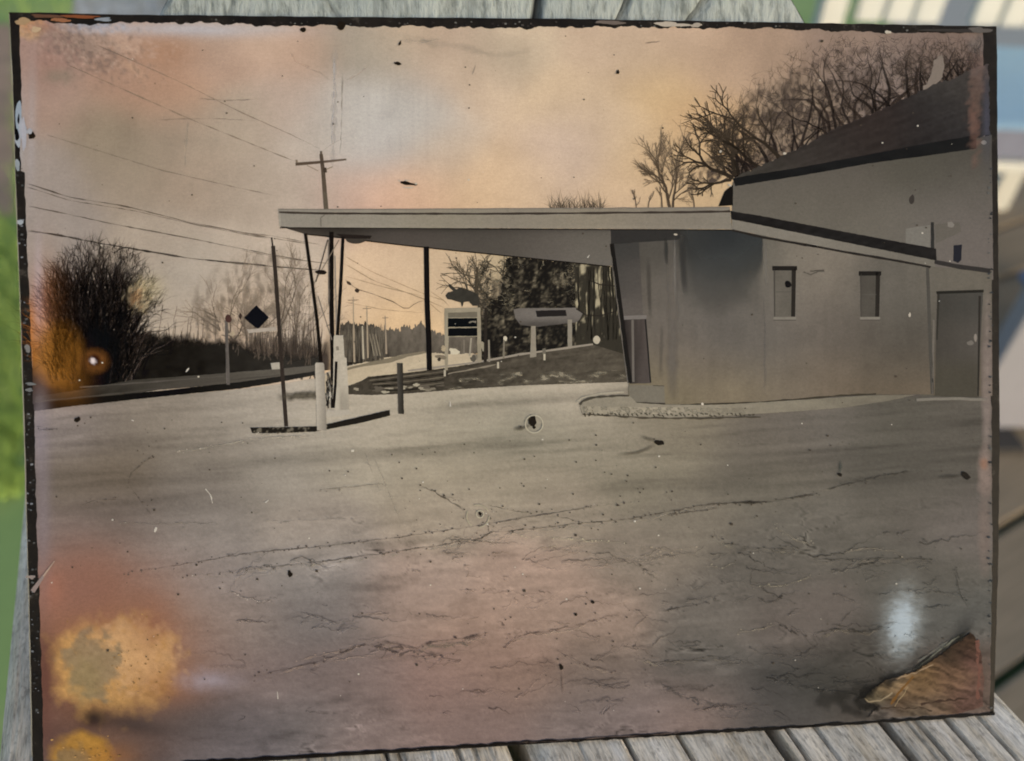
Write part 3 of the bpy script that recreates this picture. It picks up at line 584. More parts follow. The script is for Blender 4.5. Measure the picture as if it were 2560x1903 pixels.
def gr_col(X, Y):
    c = rbf(GRD, X, Y, 80, 1.5); k = Y+X*.07+10*fbm(X/260, Y/120, 2, 33)
    pat = 1.7*np.clip((Y-1230)/170, 0, 1)*np.clip((X-420)/300, 0, 1)*np.clip(.55+fbm(X/300, Y/160, 3, 71)*2.2, .15, 1.2)            # crazed, patched tarmac lower down
    wx, wy = X+40*fbm(X/90, Y/60, 3, 41), Y+X*.05+22*fbm(X/80, Y/50, 3, 42)
    r1 = np.abs(fbm(wx/230, wy/70, 4, 43)); r2 = np.abs(fbm(wx/120, wy/34, 4, 47))
    msk = np.clip(fbm(X/170, Y/70, 3, 51)*5+.35, 0, 1)
    ln = -.5*np.clip(1-r1/.014, 0, 1)*msk+.32*np.clip(1-np.abs(r1-.02)/.014, 0, 1)*msk-.34*np.clip(1-r2/.012, 0, 1)*np.clip(fbm(X/120, Y/60, 3, 55)*5, 0, 1)+.22*np.clip(1-np.abs(r2-.022)/.016, 0, 1)*np.clip(fbm(X/120, Y/60, 3, 56)*5, 0, 1)
    ln = ln*pat*(.5+.9*np.clip(fbm(X/16, Y/9, 3, 57)+.5, 0, 1))+pat*.12*fbm(X/34, Y/16, 4, 58)
    r3 = np.abs(fbm(wx/70, wy/20, 3, 63)); ln = ln+pat*np.clip(fbm(X/140, Y/50, 3, 64)*6, 0, 1)*(-.26*np.clip(1-r3/.02, 0, 1)+.2*np.clip(1-np.abs(r3-.035)/.02, 0, 1))
    ln = ln+.9*pat*np.clip(fbm(X/80, (Y+X*.05)/22, 4, 65)-.06, 0, .3)-1.0*pat*np.clip(fbm(X/95, (Y+X*.04)/26, 4, 66)-.05, 0, .3)
    gq = np.clip((Y-1180)/200, .35, 1); fine_ = .16*fbm(X/5, Y/4, 2, 59)+gq*(.20*fbm(X/13, (Y+X*.05)/7, 3, 81)+.17*fbm(X/48, (Y+X*.05)/19, 3, 82))
    s = ln+fine_+.17*fbm(X/230, k/13, 4, 21)+.10*fbm(X/60, k/6, 3, 22)+.13*fbm(X/90, Y/70, 4, 23)+.08*fbm(X/8, Y/7, 3, 24)
    d = fbm(X/420, k/26, 3, 27); s = s-1.1*np.clip(d-.04, 0, .25)*np.clip((1420-Y)/300, 0, 1)+.5*np.clip(-d-.08, 0, .2)*np.clip((1420-Y)/300, 0, 1)-.16*np.clip(fbm(X/150, k/9, 3, 61)-.06, 0, .3)*4*np.clip((1320-Y)/200, 0, 1)
    return c*(1+s)[:, None]
HOR = curve([(40, 1030), (86, 1028), (200, 1014), (400, 992), (600, 973), (700, 960), (790, 945), (870, 905), (960, 893), (1020, 885), (1060, 880), (1150, 880), (1300, 905), (1567, 950), (1700, 985), (2500, 975)])
BOT = curve([(60, 1938), (82, 1932), (900, 1882), (1300, 1858), (1700, 1832), (2484, 1784)])
sheet('pictured_forecourt', 880, 1936, 4.2, gr_col, top=HOR, bot=lambda x: BOT(x)+2.5*fbm(x/20, x*0, 3, 6))
#PICTURE
D_ = lin('#1b1918'); BRN = lin('#4a4038')
def part_poly(name, pts, c, step=14, parent=plate, jit=0.0): return poly(name, pts, c, parent, step, jit)
# ---------------- wires
def wire(pts, w, c):
    p = np.array(pts, float); t = np.arange(len(p)); tt = np.linspace(0, len(p)-1, 30)
    softstroke('pictured_wire', list(zip(np.interp(tt, t, p[:, 0]), np.interp(tt, t, p[:, 1]))), w*.62, c, plate, .5, 14, .9, .15, None, .03)
for pts, w, c in (([(157, 157), (300, 220), (480, 300), (690, 385), (739, 404)], 2.6, '#8c7b69'), ([(240, 112), (300, 138), (450, 205), (600, 280), (730, 338), (803, 374)], 2.6, '#93806d'), ([(116, 337), (230, 372), (400, 425), (560, 462), (690, 490)], 2.2, '#8d7e6d'),
                  ([(66, 458), (176, 494), (315, 516), (475, 556), (661, 592), (770, 610)], 3.2, '#594c42'), ([(66, 467), (176, 502), (330, 526), (490, 562), (670, 597)], 2.4, '#6e6053'), ([(70, 515), (165, 535), (282, 560), (475, 596), (667, 635), (780, 655)], 3.2, '#5c5046'), ([(68, 576), (150, 589), (252, 609), (481, 647), (680, 666), (800, 676)], 5.0, '#2c2622'),
                  ([(600, 580), (680, 590), (800, 612)], 2.2, '#8c7c6b'), ([(600, 625), (700, 645), (830, 660)], 2.0, '#8f7f6d'),
                  ([(862, 640), (930, 680), (1060, 735), (1110, 752)], 2, '#a8906f'), ([(862, 660), (930, 700), (1060, 748), (1112, 770)], 2, '#a8906f'), ([(862, 690), (960, 718), (1062, 742)], 2, '#ab9373'), ([(862, 697), (890, 722), (930, 735), (985, 755), (1010, 772), (1025, 770), (1040, 756), (1062, 752)], 3, '#6b5946'), ([(1075, 728), (1110, 752), (1125, 768)], 2, '#a08866'), ([(1070, 755), (1105, 785)], 2, '#a08866'), ([(862, 755), (960, 775), (1060, 782)], 1.6, '#b59c79'), ([(805, 378), (830, 360), (860, 345)], 1.2, '#a69582')):
    wire(pts, w, c)
blob('pictured_insulator', 872, 708, 7, 3.5, '#4a3d33', plate, .2, 12, .6); blob('pictured_insulator', 893, 727, 6, 5, '#3b3029', plate, .3, 12, .4)
# ---------------- far trees, left
def fuzzy(name, x0, x1, top, bot, c, dens, step=6, edge=40, seed=4, cut=0.0, asp=.35):
    def al(X, Y):
        t = top(X); b = bot(X); n = fbm(X/9, Y/(9/asp), 4, seed)+.5*fbm(X/30, Y/60, 3, seed+5)
        e = np.clip((Y-t)/edge, 0, 1)*np.clip((b-Y)/8+1, 0, 1)*np.clip((X-x0)/30, 0, 1)*np.clip((x1-X)/30, 0, 1)
        return np.clip(dens*e+n*2.0*(.35+e)*(e > 0)-cut, 0, 1)*np.clip(e*3, 0, 1)
    return grid(name, x0, x1, top, bot, step, c, plate, al)
fuzzy('pictured_thicket', 470, 780, curve([(470, 700), (560, 640), (640, 610), (700, 600), (780, 640)]), curve([(470, 950), (780, 930)]), '#8a7b6b', .05, 6, 120, 14)
for x, y, a, L, w in ((560, 945, 1.62, 82, 6), (640, 940, 1.95, 84, 8), (612, 940, 1.45, 70, 6), (735, 930, 1.5, 84, 6), (690, 935, 1.65, 92, 6)):
    s = []; tree(s, x, y, a, L, w, 5, lin('#352d27'), .42, .1, .76, 2, lin('#8c7c6b'), .16); strokes('pictured_bare_tree', [q for q in s if random.random() < .82], plate)
s = []
for k in range(240):
    x = random.uniform(620, 800); y = random.uniform(900, 950); h = random.uniform(60, 170)*(1 if random.random() < .3 else .6); x2 = x+random.uniform(-14, 22)
    c = lin('#4e453c')*(1-.0)+lin('#8a7b6c')*random.random()*.5; s.append((x, y, 3, (x+x2)/2+random.uniform(-3, 3), y-h/2, 2, c)); s.append(((x+x2)/2, y-h/2, 2, x2, y-h, .6, c))
strokes('pictured_undergrowth', s, plate)
grid('pictured_undergrowth', 540, 830, curve([(540, 800), (640, 790), (740, 780), (830, 800)]), curve([(540, 950), (830, 925)]), 4.5, lambda X, Y: np.outer(1+1.0*fbm(X/8, Y/30, 4, 26), lin('#443b34')), plate, lambda X, Y: np.clip((Y-835+70*fbm(X/12, Y/60, 4, 27)+30*fbm(X/50, Y/50, 3, 28))/60, 0, .95)*np.clip((830-X)/12, 0, 1)*np.clip((X-540)/40, 0, 1))
# dark tree line
TL_ = curve([(70, 890), (150, 850), (280, 840), (330, 834), (400, 838), (460, 840), (560, 850), (620, 868), (700, 880), (800, 890)])
grid('pictured_tree_line', 82, 800, lambda x: TL_(x)-34, curve([(82, 1010), (400, 966), (600, 950), (800, 930)]), 4.5, lambda X, Y: np.outer(1+1.1*fbm(X/20, Y/14, 4, 6)+np.clip((X-480)/170, 0, 2.8), lin('#1d1b18')), plate, lambda X, Y: np.clip((Y-TL_(X)+26*fbm(X/16, Y/40, 4, 16)+30*fbm(X/60, Y/60, 3, 17))/15+.3, 0, 1))
s = []
for k in range(160):
    x = random.uniform(300, 780); y = float(TL_(x))+random.uniform(0, 30); h = random.expovariate(1/16.)+5; x2 = x+random.uniform(-6, 8); s.append((x, y, 1.8, x2, y-h, .5, lin('#2b2521') if x < 520 else lin('#5d5146')))
for x in (398, 432, 474):
    s += polyline([(x, 850), (x+4, 800), (x+11, 765)], 1.4, '#75685a', 2.2, 8)
strokes('pictured_saplings', s, plate)
# big bare bush on the left
def in_crown(x, y, tol): return ((x-246)/(160+tol))**2+((y-805)/(206+tol))**2 < 1+.5*math.sin(x*.05)*math.sin(y*.04+1)
it = []
for k in range(1500):
    t = random.random(); x = 135+t*195+random.gauss(0, 12); y = random.uniform(720, 960); lean = (t-.42)*.8+random.gauss(0, .2)
    L = random.uniform(60, 210); a = 1.57-lean*.8
    while not in_crown(x+math.cos(a)*L, y-math.sin(a)*L, random.gauss(0, 10)) and L > 25: L *= .85
    it.append((x, y, a, L, random.uniform(1.6, 4.2), lin(random.choice(['#100f0e', '#161412', '#1c1917', '#2a2420', '#453a34', '#5c5049'])), random.uniform(.6, 1), -lean*random.uniform(0, 1.1)))
for k in range(900):
    th = random.uniform(.1, 3.04); r = random.uniform(.55, .98); x = 246+math.cos(th)*165*r; y = 805-math.sin(th)*206*r
    it.append((x, y, 1.57-(x-238)/260+random.gauss(0, .5), random.uniform(14, 42), random.uniform(.9, 2), lin(random.choice(['#1c1917', '#2a2420', '#3f352f', '#5c5049'])), random.uniform(.4, .9), random.gauss(0, .5)))
twigs('pictured_bare_bush', it, plate)
grid('pictured_bush_base', 100, 345, 680, curve([(100, 1000), (345, 945)]), 5, '#121110', plate, lambda X, Y: np.clip(1.22-np.sqrt(((X-238-.12*(900-Y))/95)**2+((Y-905)/190)**2)*1.35+1.3*fbm(X/9, Y/60, 4, 7)+.4*fbm(X/30, Y/40, 3, 3), 0, 1))
# verge, kerb
part_poly('pictured_verge', [(88, 992), (200, 975), (330, 950), (500, 938), (700, 922), (800, 912), (800, 935), (700, 948), (400, 975), (88, 1020)], lambda X, Y: np.outer(1+.8*fbm(X/120, (Y+X*.11)/5, 3, 5)+np.clip((X-300)/260, -.25, 1.4), lin('#3a3630')), 7)
part_poly('pictured_kerb', [(84, 1008), (250, 992), (420, 975), (600, 955), (790, 928), (800, 928), (800, 936), (690, 957), (600, 972), (400, 992), (200, 1014), (86, 1028)], lambda X, Y: np.outer(1+1.2*np.clip((X-450)/250, 0, 1.6)+.5*fbm(X/90, (Y+X*.1)/4, 3, 9), lin('#171614')), 6)
strokes('pictured_road_marking', polyline([(88, 1004), (300, 984), (500, 957), (700, 938)], 3.5, '#4a453e', .8, 25, .5)+polyline([(200, 968), (420, 952), (560, 940)], 3, '#57514a', .8, 25, .6), plate)
# far road and trees below the canopy
part_poly('pictured_road', [(790, 948), (850, 925), (900, 905), (1000, 888), (1070, 876), (1180, 880), (1200, 915), (1110, 925), (1000, 940), (900, 955), (868, 972), (790, 985)], lambda X, Y: np.outer(1+.35*fbm(X/140, (Y+X*.3)/8, 3, 7), lin('#bcab90')), 9)
FT = curve([(850, 812), (872, 806), (900, 812), (915, 806), (940, 815), (955, 825), (1000, 822), (1012, 812), (1030, 822), (1052, 805), (1070, 825), (1115, 838), (1205, 832)])
part_poly('pictured_far_wood', [(x, float(FT(x))+4*math.sin(x*.9)+3*math.sin(x*.41)) for x in range(850, 1206, 3)]+[(1206, 884), (1116, 885), (1060, 880), (960, 895), (868, 915), (850, 915)], lambda X, Y: np.outer(1+1.3*fbm(X/7, Y/16, 4, 6)+np.clip((X-930)/110, -.2, .75)-.3*np.clip((Y-850)/40, 0, 1), lin('#4f483f')), 4, jit=1.5)
s = []
for k in range(130):
    x = random.uniform(850, 960); h = random.uniform(30, 70); s.append((x, 905, 2.5, x+random.uniform(-5, 5), 880-h, .7, lin('#6b6255')))
strokes('pictured_saplings', s, plate)
part_poly('pictured_far_kerb', [(868, 920), (905, 910), (960, 898), (1010, 886), (1060, 878), (1070, 882), (1020, 892), (980, 906), (900, 918), (868, 926)], '#7d725f', 8)
for x, y0, y1 in ((883, 742, 906), (917, 765, 895), (963, 790, 885)):
    k = (906-742)/(y1-y0); strokes('pictured_far_pole', [(x, y0, 2.5, x+3, y1, 4.5, lin('#a2917a') if x != 963 else lin('#9a8a76'))]+[(x-13/k, y0+9/k, 2, x+14/k, y0+8/k, 2, lin('#8d7a64'))], plate)
strokes('pictured_far_pole', [(906, 815, 3, 909, 898, 5, lin('#b3a68f'))], plate)
for x in (930, 938, 945): strokes('pictured_far_pole', [(x-6, 835, 1.5, x+6, 890, 2.5, lin('#8e826f'))], plate)
# ---------------- signs and poles, left
strokes('pictured_sign_post', polyline([(566, 800), (568, 870), (571, 962)], 8, '#615a54', .3, 20)+polyline([(564, 800), (567, 958)], 2, '#77706a'), plate)
dm = part_poly('pictured_warning_sign', [(641, 763), (673, 794), (645, 824), (610, 795)], lambda X, Y: np.outer(1+.2*fbm(X/20, Y/20, 2, 1), lin('#15161a')), 8)
part_poly('pictured_sign_plate', [(618, 824), (690, 817), (692, 827), (622, 833)], '#a99d8f', 8)
blob('pictured_lamp', 601, 791, 4, 7, '#3a2f2a', plate); blob('pictured_lamp', 571, 797, 8, 10, '#4b3530', plate); blob('pictured_lamp', 580, 835, 8, 6, '#a99880', plate, .8)
part_poly('pictured_white_box', [(677, 908), (700, 906), (702, 922), (680, 924)], '#aaa192', 8)
strokes('pictured_flag_pole', polyline([(679, 594), (682, 615)], 4, '#2e2824')+polyline([(683, 615), (690, 700), (697, 800), (705, 920), (711, 1000), (716, 1066)], 10, '#352e29', .2, 40)+polyline([(702, 800), (708, 920)], 2, '#6a6056'), plate)
strokes('pictured_utility_pole', [(803, 378, 5, 803, 388, 6, lin('#5a4e42')), (803, 386, 9, 808, 430, 10, lin('#54483d')), (808, 430, 10, 812, 480, 11, lin('#584c40')), (812, 480, 11, 816, 530, 12, lin('#5d5346')), (739, 411, 8, 800, 406, 6.5, lin('#57493d')), (800, 406, 6.5, 866, 399, 4.5, lin('#63554a')), (768, 414, 2, 796, 428, 2, lin('#8a7a69')), (812, 426, 2.5, 832, 417, 2, lin('#85755f')), (741, 400, 5, 743, 408, 5, lin('#7a6a5a')), (812, 420, 8, 814, 432, 8, lin('#4b3f34'))], plate)
# ---------------- embankment, far building, trees right of the road
def ever(X, Y):
    n = .8*fbm(X/6, Y/5, 4, 5)+.45*fbm(X/30, Y/34, 3, 2)+.35*fbm(X/9, Y/40, 3, 7); k = np.clip((n+.06)/.5, 0, 1)[:, None]**2.0
    return lin('#1d1b19')*(1-k)+lin('#8d816b')*k
fuzzy('pictured_thicket', 1180, 1300, curve([(1180, 700), (1225, 660), (1300, 640)]), curve([(1180, 905), (1300, 885)]), '#5f564a', .5, 5, 90, 9)
for x, y, a, L in ((1228, 800, 1.6, 62), (1250, 800, 1.5, 60), (1205, 800, 1.65, 46)):
    s = []; tree(s, x, y, a, L, 7, 4, lin('#3d362d'), .6, .1, .78, 2, lin('#5e5445'), .2); strokes('pictured_bare_tree', s, plate)
part_poly('pictured_evergreen', [(1266, 642), (1330, 646), (1400, 653), (1440, 658), (1440, 780), (1448, 880), (1200, 905), (1200, 800), (1216, 775), (1222, 752), (1244, 748), (1256, 728), (1250, 716), (1268, 706), (1258, 694), (1270, 680), (1262, 668)], ever, 4, jit=4)
twigs('pictured_conifer_twigs', [(random.choice((random.gauss(1266, 9), random.gauss(1436, 10), random.gauss(1212, 10), random.uniform(1210, 1440))), random.uniform(655, 790), random.uniform(-.6, 3.7), random.uniform(8, 24), random.uniform(1.2, 3.2), lin(random.choice(['#1f1d1a', '#2c2924', '#4a443a', '#7d735f'])), random.uniform(.4, .9), random.gauss(0, .4)) for _ in range(420)], plate)
part_poly('pictured_woodland', [(1436, 656), (1538, 667), (1562, 900), (1440, 880)], lambda X, Y: (lambda n: (lambda k: lin('#37332b')*(1-k)+lin('#a89c80')*k)(np.clip((n+.02-np.clip((Y-760)/130, 0, 1)*.5)/.2, 0, 1)[:, None]))(fbm(X/7, Y/22, 3, 15)+.3*fbm(X/30, Y/40, 2, 2)), 4)
s = []
for k in range(26):
    x = random.uniform(1438, 1545); s += polyline([(x, 668), (x+random.uniform(-6, 8), 760), (x+random.uniform(-6, 8), 850)], random.uniform(2, 5), '#332f28', 1.5, 18)
strokes('pictured_trunks', s, plate)
bk = part_poly('pictured_embankment', [(868, 966), (905, 952), (920, 942), (1020, 932), (1100, 922), (1183, 910), (1300, 888), (1483, 862), (1562, 886), (1567, 955), (1300, 964), (1156, 973), (1020, 984), (930, 988), (868, 986)], lambda X, Y: np.outer(1+1.1*fbm(X/60, (Y+X*.13)/5, 4, 8)+.8*fbm(X/12, Y/10, 3, 3)+np.clip((X-1150)/500, 0, .5)+.7*fbm(X/5, Y/4, 3, 13), lin('#433d34')), 4)
grid('pictured_rubble', 1120, 1570, lambda x: np.interp(x, [1120, 1300, 1570], [950, 930, 925]), lambda x: np.interp(x, [1120, 1156, 1300, 1570], [975, 974, 963, 953]), 3, lambda X, Y: np.outer(1+.9*fbm(X/7, Y/4, 3, 33), lin('#8d8370')), plate, lambda X, Y: np.clip(5*(fbm(X/22, Y/7, 4, 34)-.02)+1.2*np.exp(-((X-1370)/70)**2-((Y-948)/9)**2)-.5, 0, .9))
strokes('pictured_guard_rail', polyline([(1020, 927), (1180, 908), (1300, 886), (1482, 861)], 5, '#94897a', .4, 30, .25)+polyline([(1120, 935), (1240, 912)], 3, '#877c6b', 1, 14, .6), plate)
for x, y in ((1245, 905), (1361, 885), (1112, 925)): strokes('pictured_rail_post', [(x, y, 5, x, y+16, 5, lin('#b3a893'))], plate)
s = []
for k in range(7): s += polyline([(920+k*4, 946+k*5), (1010, 934+k*7), (1110, 922+k*7)], 2.4, '#6b6253' if k % 2 else '#1f1c18', .6, 20, .5)
strokes('pictured_timber_edging', s, plate)
for k in range(16):
    x = random.uniform(880, 1120); y = float(np.interp(x, [868, 1020, 1156, 1300, 1567], [984, 980, 970, 958, 948]))-random.uniform(0, 16)
    blob('pictured_stone', x, y, random.uniform(3, 13), random.uniform(1.5, 4.5), random.choice(['#8e8573', '#7b7262', '#a79d88', '#5d554a', '#968c79']), plate, 1.1, 15, -.08)
fb = part_poly('pictured_far_canopy', [(1284, 774), (1300, 771), (1440, 770), (1456, 784), (1448, 800), (1440, 806), (1340, 818), (1300, 812), (1288, 796)], lambda X, Y: np.outer(1+.3*fbm(X/30, Y/12, 3, 4)-.5*np.clip((Y-795)/15, 0, 1), lin('#6e6760')), 7)
part_poly('pictured_far_sign', [(1339, 777), (1414, 775), (1417, 790), (1342, 793)], '#262322', 8, fb)
part_poly('pictured_far_column', [(1328, 815), (1339, 815), (1341, 892), (1325, 894)], '#8f8575', 8, fb); part_poly('pictured_far_column', [(1419, 799), (1430, 799), (1430, 866), (1419, 868)], '#8a8172', 8, fb)
part_poly('pictured_far_column', [(1356, 872), (1364, 870), (1364, 884), (1356, 886)], '#6b6458', 8, fb)
blob('pictured_white_box', 1491, 850, 9, 10, '#b7ab95', plate, .25); blob('pictured_lamp', 1263, 847, 5, 6, '#c5b9a2', plate, .2)
strokes('pictured_far_pole', [(1260, 850, 4, 1259, 896, 4, lin('#7b7263')), (1222, 850, 4, 1223, 905, 5, lin('#8d8373'))], plate)
strokes('pictured_wire', polyline([(1440, 772), (1465, 788), (1500, 790), (1540, 778)], 3, '#2c2823')+polyline([(1470, 700), (1500, 712), (1545, 716)], 3, '#2b2722'), plate)
# roadside sign with fish-shaped board
sg = part_poly('pictured_roadside_sign', [(1111, 771), (1201, 769), (1204, 905), (1194, 906), (1193, 842), (1122, 843), (1119, 925), (1112, 927)], lambda X, Y: np.outer(1+.25*fbm(X/14, Y/30, 3, 4), lin('#978c77')), 6)
part_poly('pictured_sign_panel', [(1120, 782), (1193, 780), (1193, 793), (1120, 794)], '#6f6758', 7, sg); part_poly('pictured_sign_panel', [(1120, 796), (1193, 795), (1193, 817), (1120, 818)], '#121212', 7, sg)
part_poly('pictured_sign_panel', [(1120, 821), (1193, 820), (1193, 840), (1120, 841)], '#131312', 7, sg); strokes('pictured_lettering', polyline([(1172, 807), (1180, 804), (1190, 805)], 5, '#7d7567', .6, 4, .5), sg)
part_poly('pictured_fish_sign', [(1113, 739), (1120, 731), (1133, 728), (1121, 717), (1122, 711), (1127, 711), (1140, 724), (1153, 719), (1175, 727), (1195, 736), (1199, 746), (1199, 764), (1182, 765), (1172, 754), (1160, 756), (1155, 768), (1152, 757), (1130, 750), (1118, 748)], lambda X, Y: np.outer(1+.5*fbm(X/10, Y/8, 2, 3), lin('#3a3731')), 6, sg)
strokes('pictured_dead_trunk', polyline([(1194, 668), (1191, 700), (1189, 732)], 6, '#4b4236', .6, 10), plate)
for x, y, rx, ry, c in ((1102, 893, 11, 6, '#7c705e'), (1136, 879, 11, 7, '#c9bda4'), (1182, 897, 8, 8, '#5b554b'), (1207, 868, 6, 12, '#958b76'), (1108, 872, 7, 6, '#a9987c'), (1098, 898, 5, 4, '#3a342c')): blob('pictured_far_vehicle', x, y, rx, ry, c, plate, .9, 14)
strokes('pictured_far_pole', [(1160, 850, 3, 1160, 885, 3, lin('#7d7466')), (1178, 845, 4, 1174, 890, 4, lin('#9b917f')), (1215, 770, 7, 1213, 905, 8, lin('#2f2a25'))], plate)
# ---------------- trees above the canopy and behind the gable
twigs('pictured_bare_bush', [(random.uniform(1375, 1505), 524, 1.57+random.gauss(0, .35), max(8, 58*math.sqrt(max(.02, 1-((random.uniform(1375, 1505)-1440)/72)**2))*random.uniform(.4, 1)), random.uniform(1, 2.4), lin(random.choice(['#5a4e42', '#6d5f4f', '#8a7964', '#9c8a72'])), random.uniform(.35, .8), random.gauss(0, .6)) for _ in range(150)], plate)
for x, y, a, L, w, d in ((1674, 520, 1.85, 54, 8, 5), (1682, 520, 1.5, 50, 6, 5), (1655, 520, 1.6, 26, 5, 2), (1590, 522, 1.6, 20, 3, 2), (1620, 522, 1.4, 18, 3, 2), (1735, 520, 1.5, 24, 4, 2)):
    s = []; tree(s, x, y, a, L, w, d, lin('#453a30'), .38, .1, .78, 2, lin('#7f6c57'), .12); strokes('pictured_bare_tree', s, plate)
HZ = curve([(1700, 470), (1760, 380), (1800, 300), (1880, 200), (1950, 165), (2050, 100), (2120, 92), (2250, 95), (2440, 100)])
fuzzy('pictured_thicket', 1720, 2470, HZ, curve([(1720, 470), (1835, 445), (2005, 367), (2179, 285), (2349, 215), (2470, 180)]), '#544840', .46, 5, 120, 18, .03, .8)
ROOF = curve([(1835, 452), (2005, 372), (2179, 290), (2349, 222), (2470, 180)])
it = []
for k in range(58):                                   # limbs
    x = 1840+580*random.random()**.9; y = float(ROOF(x))+5; hgt = y-float(HZ(x)); it.append((x, y, 1.57+random.gauss(.05, .28)+(.4 if x < 1960 else 0), hgt*random.uniform(.55, 1.0), random.uniform(4, 9), lin(random.choice(['#2a2421', '#332b27', '#3d332d'])), .9, random.gauss(0, .55)))
for k in range(1500):                                 # tangle of twigs
    x = random.uniform(1790, 2450); y0 = float(ROOF(x)) if x > 1835 else 452; h0 = float(HZ(x))+12*math.sin(x*.05)+10*math.sin(x*.13); u = random.random()**.8; y = y0+(h0-y0)*u
    if y0-h0 < 12 or y < 84: continue
    dk = 1-.75*u; c = lin('#2b2522')*dk+lin('#7b6a5b' if x < 2000 else '#6a5b50')*(1-dk)
    it.append((x, y, 1.57+random.gauss(0, .8), random.uniform(18, 64)*(1-.35*u), random.uniform(1.1, 3.2)*(1.15-.6*u), c, random.uniform(.25, .68)*(1-.3*u), random.gauss(0, .7)))
twigs('pictured_bare_branches', [q for q in it if q[1]-math.sin(q[2])*q[3] > 80], plate)
for x, y, a, L, w, d in ((1832, 446, 2.8, 58, 11, 4), (1838, 440, 1.75, 46, 11, 4), (1850, 442, 2.2, 46, 8, 5), (1828, 450, 3.3, 45, 8, 3), (1900, 420, 2.4, 70, 9, 5), (1950, 395, 2.3, 80, 10, 4)):
    s = []; tree(s, x, y, a, L, w, d, lin('#1d1916'), .5, .1, .76, 2, lin('#4a3f33'), .25); strokes('pictured_bare_tree', s, plate)
part_poly('pictured_pale_gap', [(2345, 190), (2362, 150), (2371, 130), (2362, 190), (2345, 212), (2300, 228), (2312, 200), (2330, 160), (2345, 130), (2362, 125)][:0] or [(2303, 228), (2318, 200), (2330, 165), (2342, 138), (2356, 140), (2362, 165), (2352, 195), (2335, 213)], '#7d7167', 8, jit=4)
# ---------------- house with gable roof
ub = part_poly('pictured_house', [(1831, 456), (2000, 425), (2250, 380), (2478, 338), (2482, 700), (2340, 690), (1829, 560)], lambda X, Y: rbf([(1900, 470, '#57514a'), (1860, 520, '#6a645a'), (2100, 430, '#57514a'), (2100, 500, '#625c53'), (2000, 520, '#686258'), (2200, 560, '#6b655b'), (2300, 420, '#545047'), (2400, 400, '#4a463f'), (2300, 560, '#67615a'), (2420, 600, '#6a625c'), (2420, 480, '#625c55')], X, Y, 70)*(1+.08*fbm(X/40, Y/60, 3, 8))[:, None], 12)
part_poly('pictured_roof', [(1833, 446), (1880, 425), (2005, 367), (2097, 317), (2179, 285), (2280, 239), (2349, 205), (2385, 198), (2413, 180), (2470, 160), (2474, 338), (2429, 350), (2250, 385), (2000, 428), (1835, 458)], lambda X, Y: rbf([(1900, 425, '#4a453f'), (2020, 390, '#413b37'), (2150, 340, '#3a3431'), (2300, 290, '#353130'), (2300, 340, '#322f2e'), (2380, 240, '#45423f'), (2400, 300, '#393636'), (2200, 310, '#3f3531'), (2430, 220, '#4a4440')], X, Y, 60)*(.74*(1+.55*fbm(X/60, (Y+X*.35)/5, 3, 8)+.4*fbm(X/12, Y/8, 3, 18)))[:, None], 6, ub, 2.5)
part_poly('pictured_eave', [(1831, 446), (2005, 418), (2180, 385), (2300, 362), (2440, 338), (2440, 372), (2300, 392), (2180, 408), (2000, 440), (1838, 466)], lambda X, Y: np.outer(1+.5*fbm(X/40, Y/8, 2, 3), lin('#1c1c1c')), 9, ub)
part_poly('pictured_dark_wall', [(1796, 516), (1812, 478), (1832, 462), (1832, 514)], '#1a1816', 8, ub)
blob('pictured_vent', 2278, 500, 7, 12, '#3c3733', ub, .4)
part_poly('pictured_light_panel', [(2263, 572), (2325, 563), (2325, 622), (2263, 610)], '#757068', 9, ub); part_poly('pictured_post', [(2326, 556), (2334, 556), (2335, 625), (2326, 622)], '#302f2d', 9, ub); part_poly('pictured_meter_box', [(2383, 614), (2404, 612), (2402, 650), (2394, 658), (2382, 652)], '#24242a', 9, ub)
part_poly('pictured_panel', [(2336, 562), (2398, 556), (2402, 580), (2338, 610)], '#625c54', 9, ub); blob('emulsion_chip', 2376, 562, 8, 7, '#7d766e', plate, .5); blob('emulsion_chip', 2458, 357, 7, 5, '#8b8680', plate, .4)
# ---------------- station building
WL = [(1640, 600, '#4a4845'), (1560, 620, '#46433f'), (1690, 620, '#57544f'), (1800, 600, '#3a3c3c'), (1880, 560, '#363838'), (1880, 650, '#42433f'), (1750, 700, '#565552'), (1680, 750, '#6c6660'), (1600, 700, '#5a554f'), (1850, 800, '#5d5955'), (1780, 760, '#605c58'), (1900, 740, '#605d59'), (1700, 900, '#6b645d'), (1900, 900, '#65605b'), (1650, 980, '#706959'), (2000, 950, '#6a635b'), (1850, 985, '#746c5f'), (1930, 640, '#827b71'), (1920, 750, '#716b64'), (2050, 650, '#7a736a'), (2050, 720, '#736c64'), (2050, 800, '#655f59'), (2200, 720, '#625e58'), (2250, 700, '#615d57'), (2280, 800, '#55524d'), (2200, 900, '#555049'), (2250, 880, '#4e4a45'), (2250, 960, '#665d53'), (2100, 950, '#675e55'), (2150, 850, '#5c5650'), (2350, 700, '#5f5b54'), (2400, 690, '#645f57'), (2330, 850, '#565049')]
def wl(X, Y): return np.array([1.08, 1.04, .98])*rbf(WL, X, Y, 60, 1.1)*(1+.16*fbm(X/13, Y/130, 3, 8)+.10*fbm(X/9, Y/9, 3, 2)+.22*fbm(X/60, Y/45, 4, 12))[:, None]*(1+np.outer(np.clip((Y-860)/110, 0, 1), [.10, .06, -.02]))
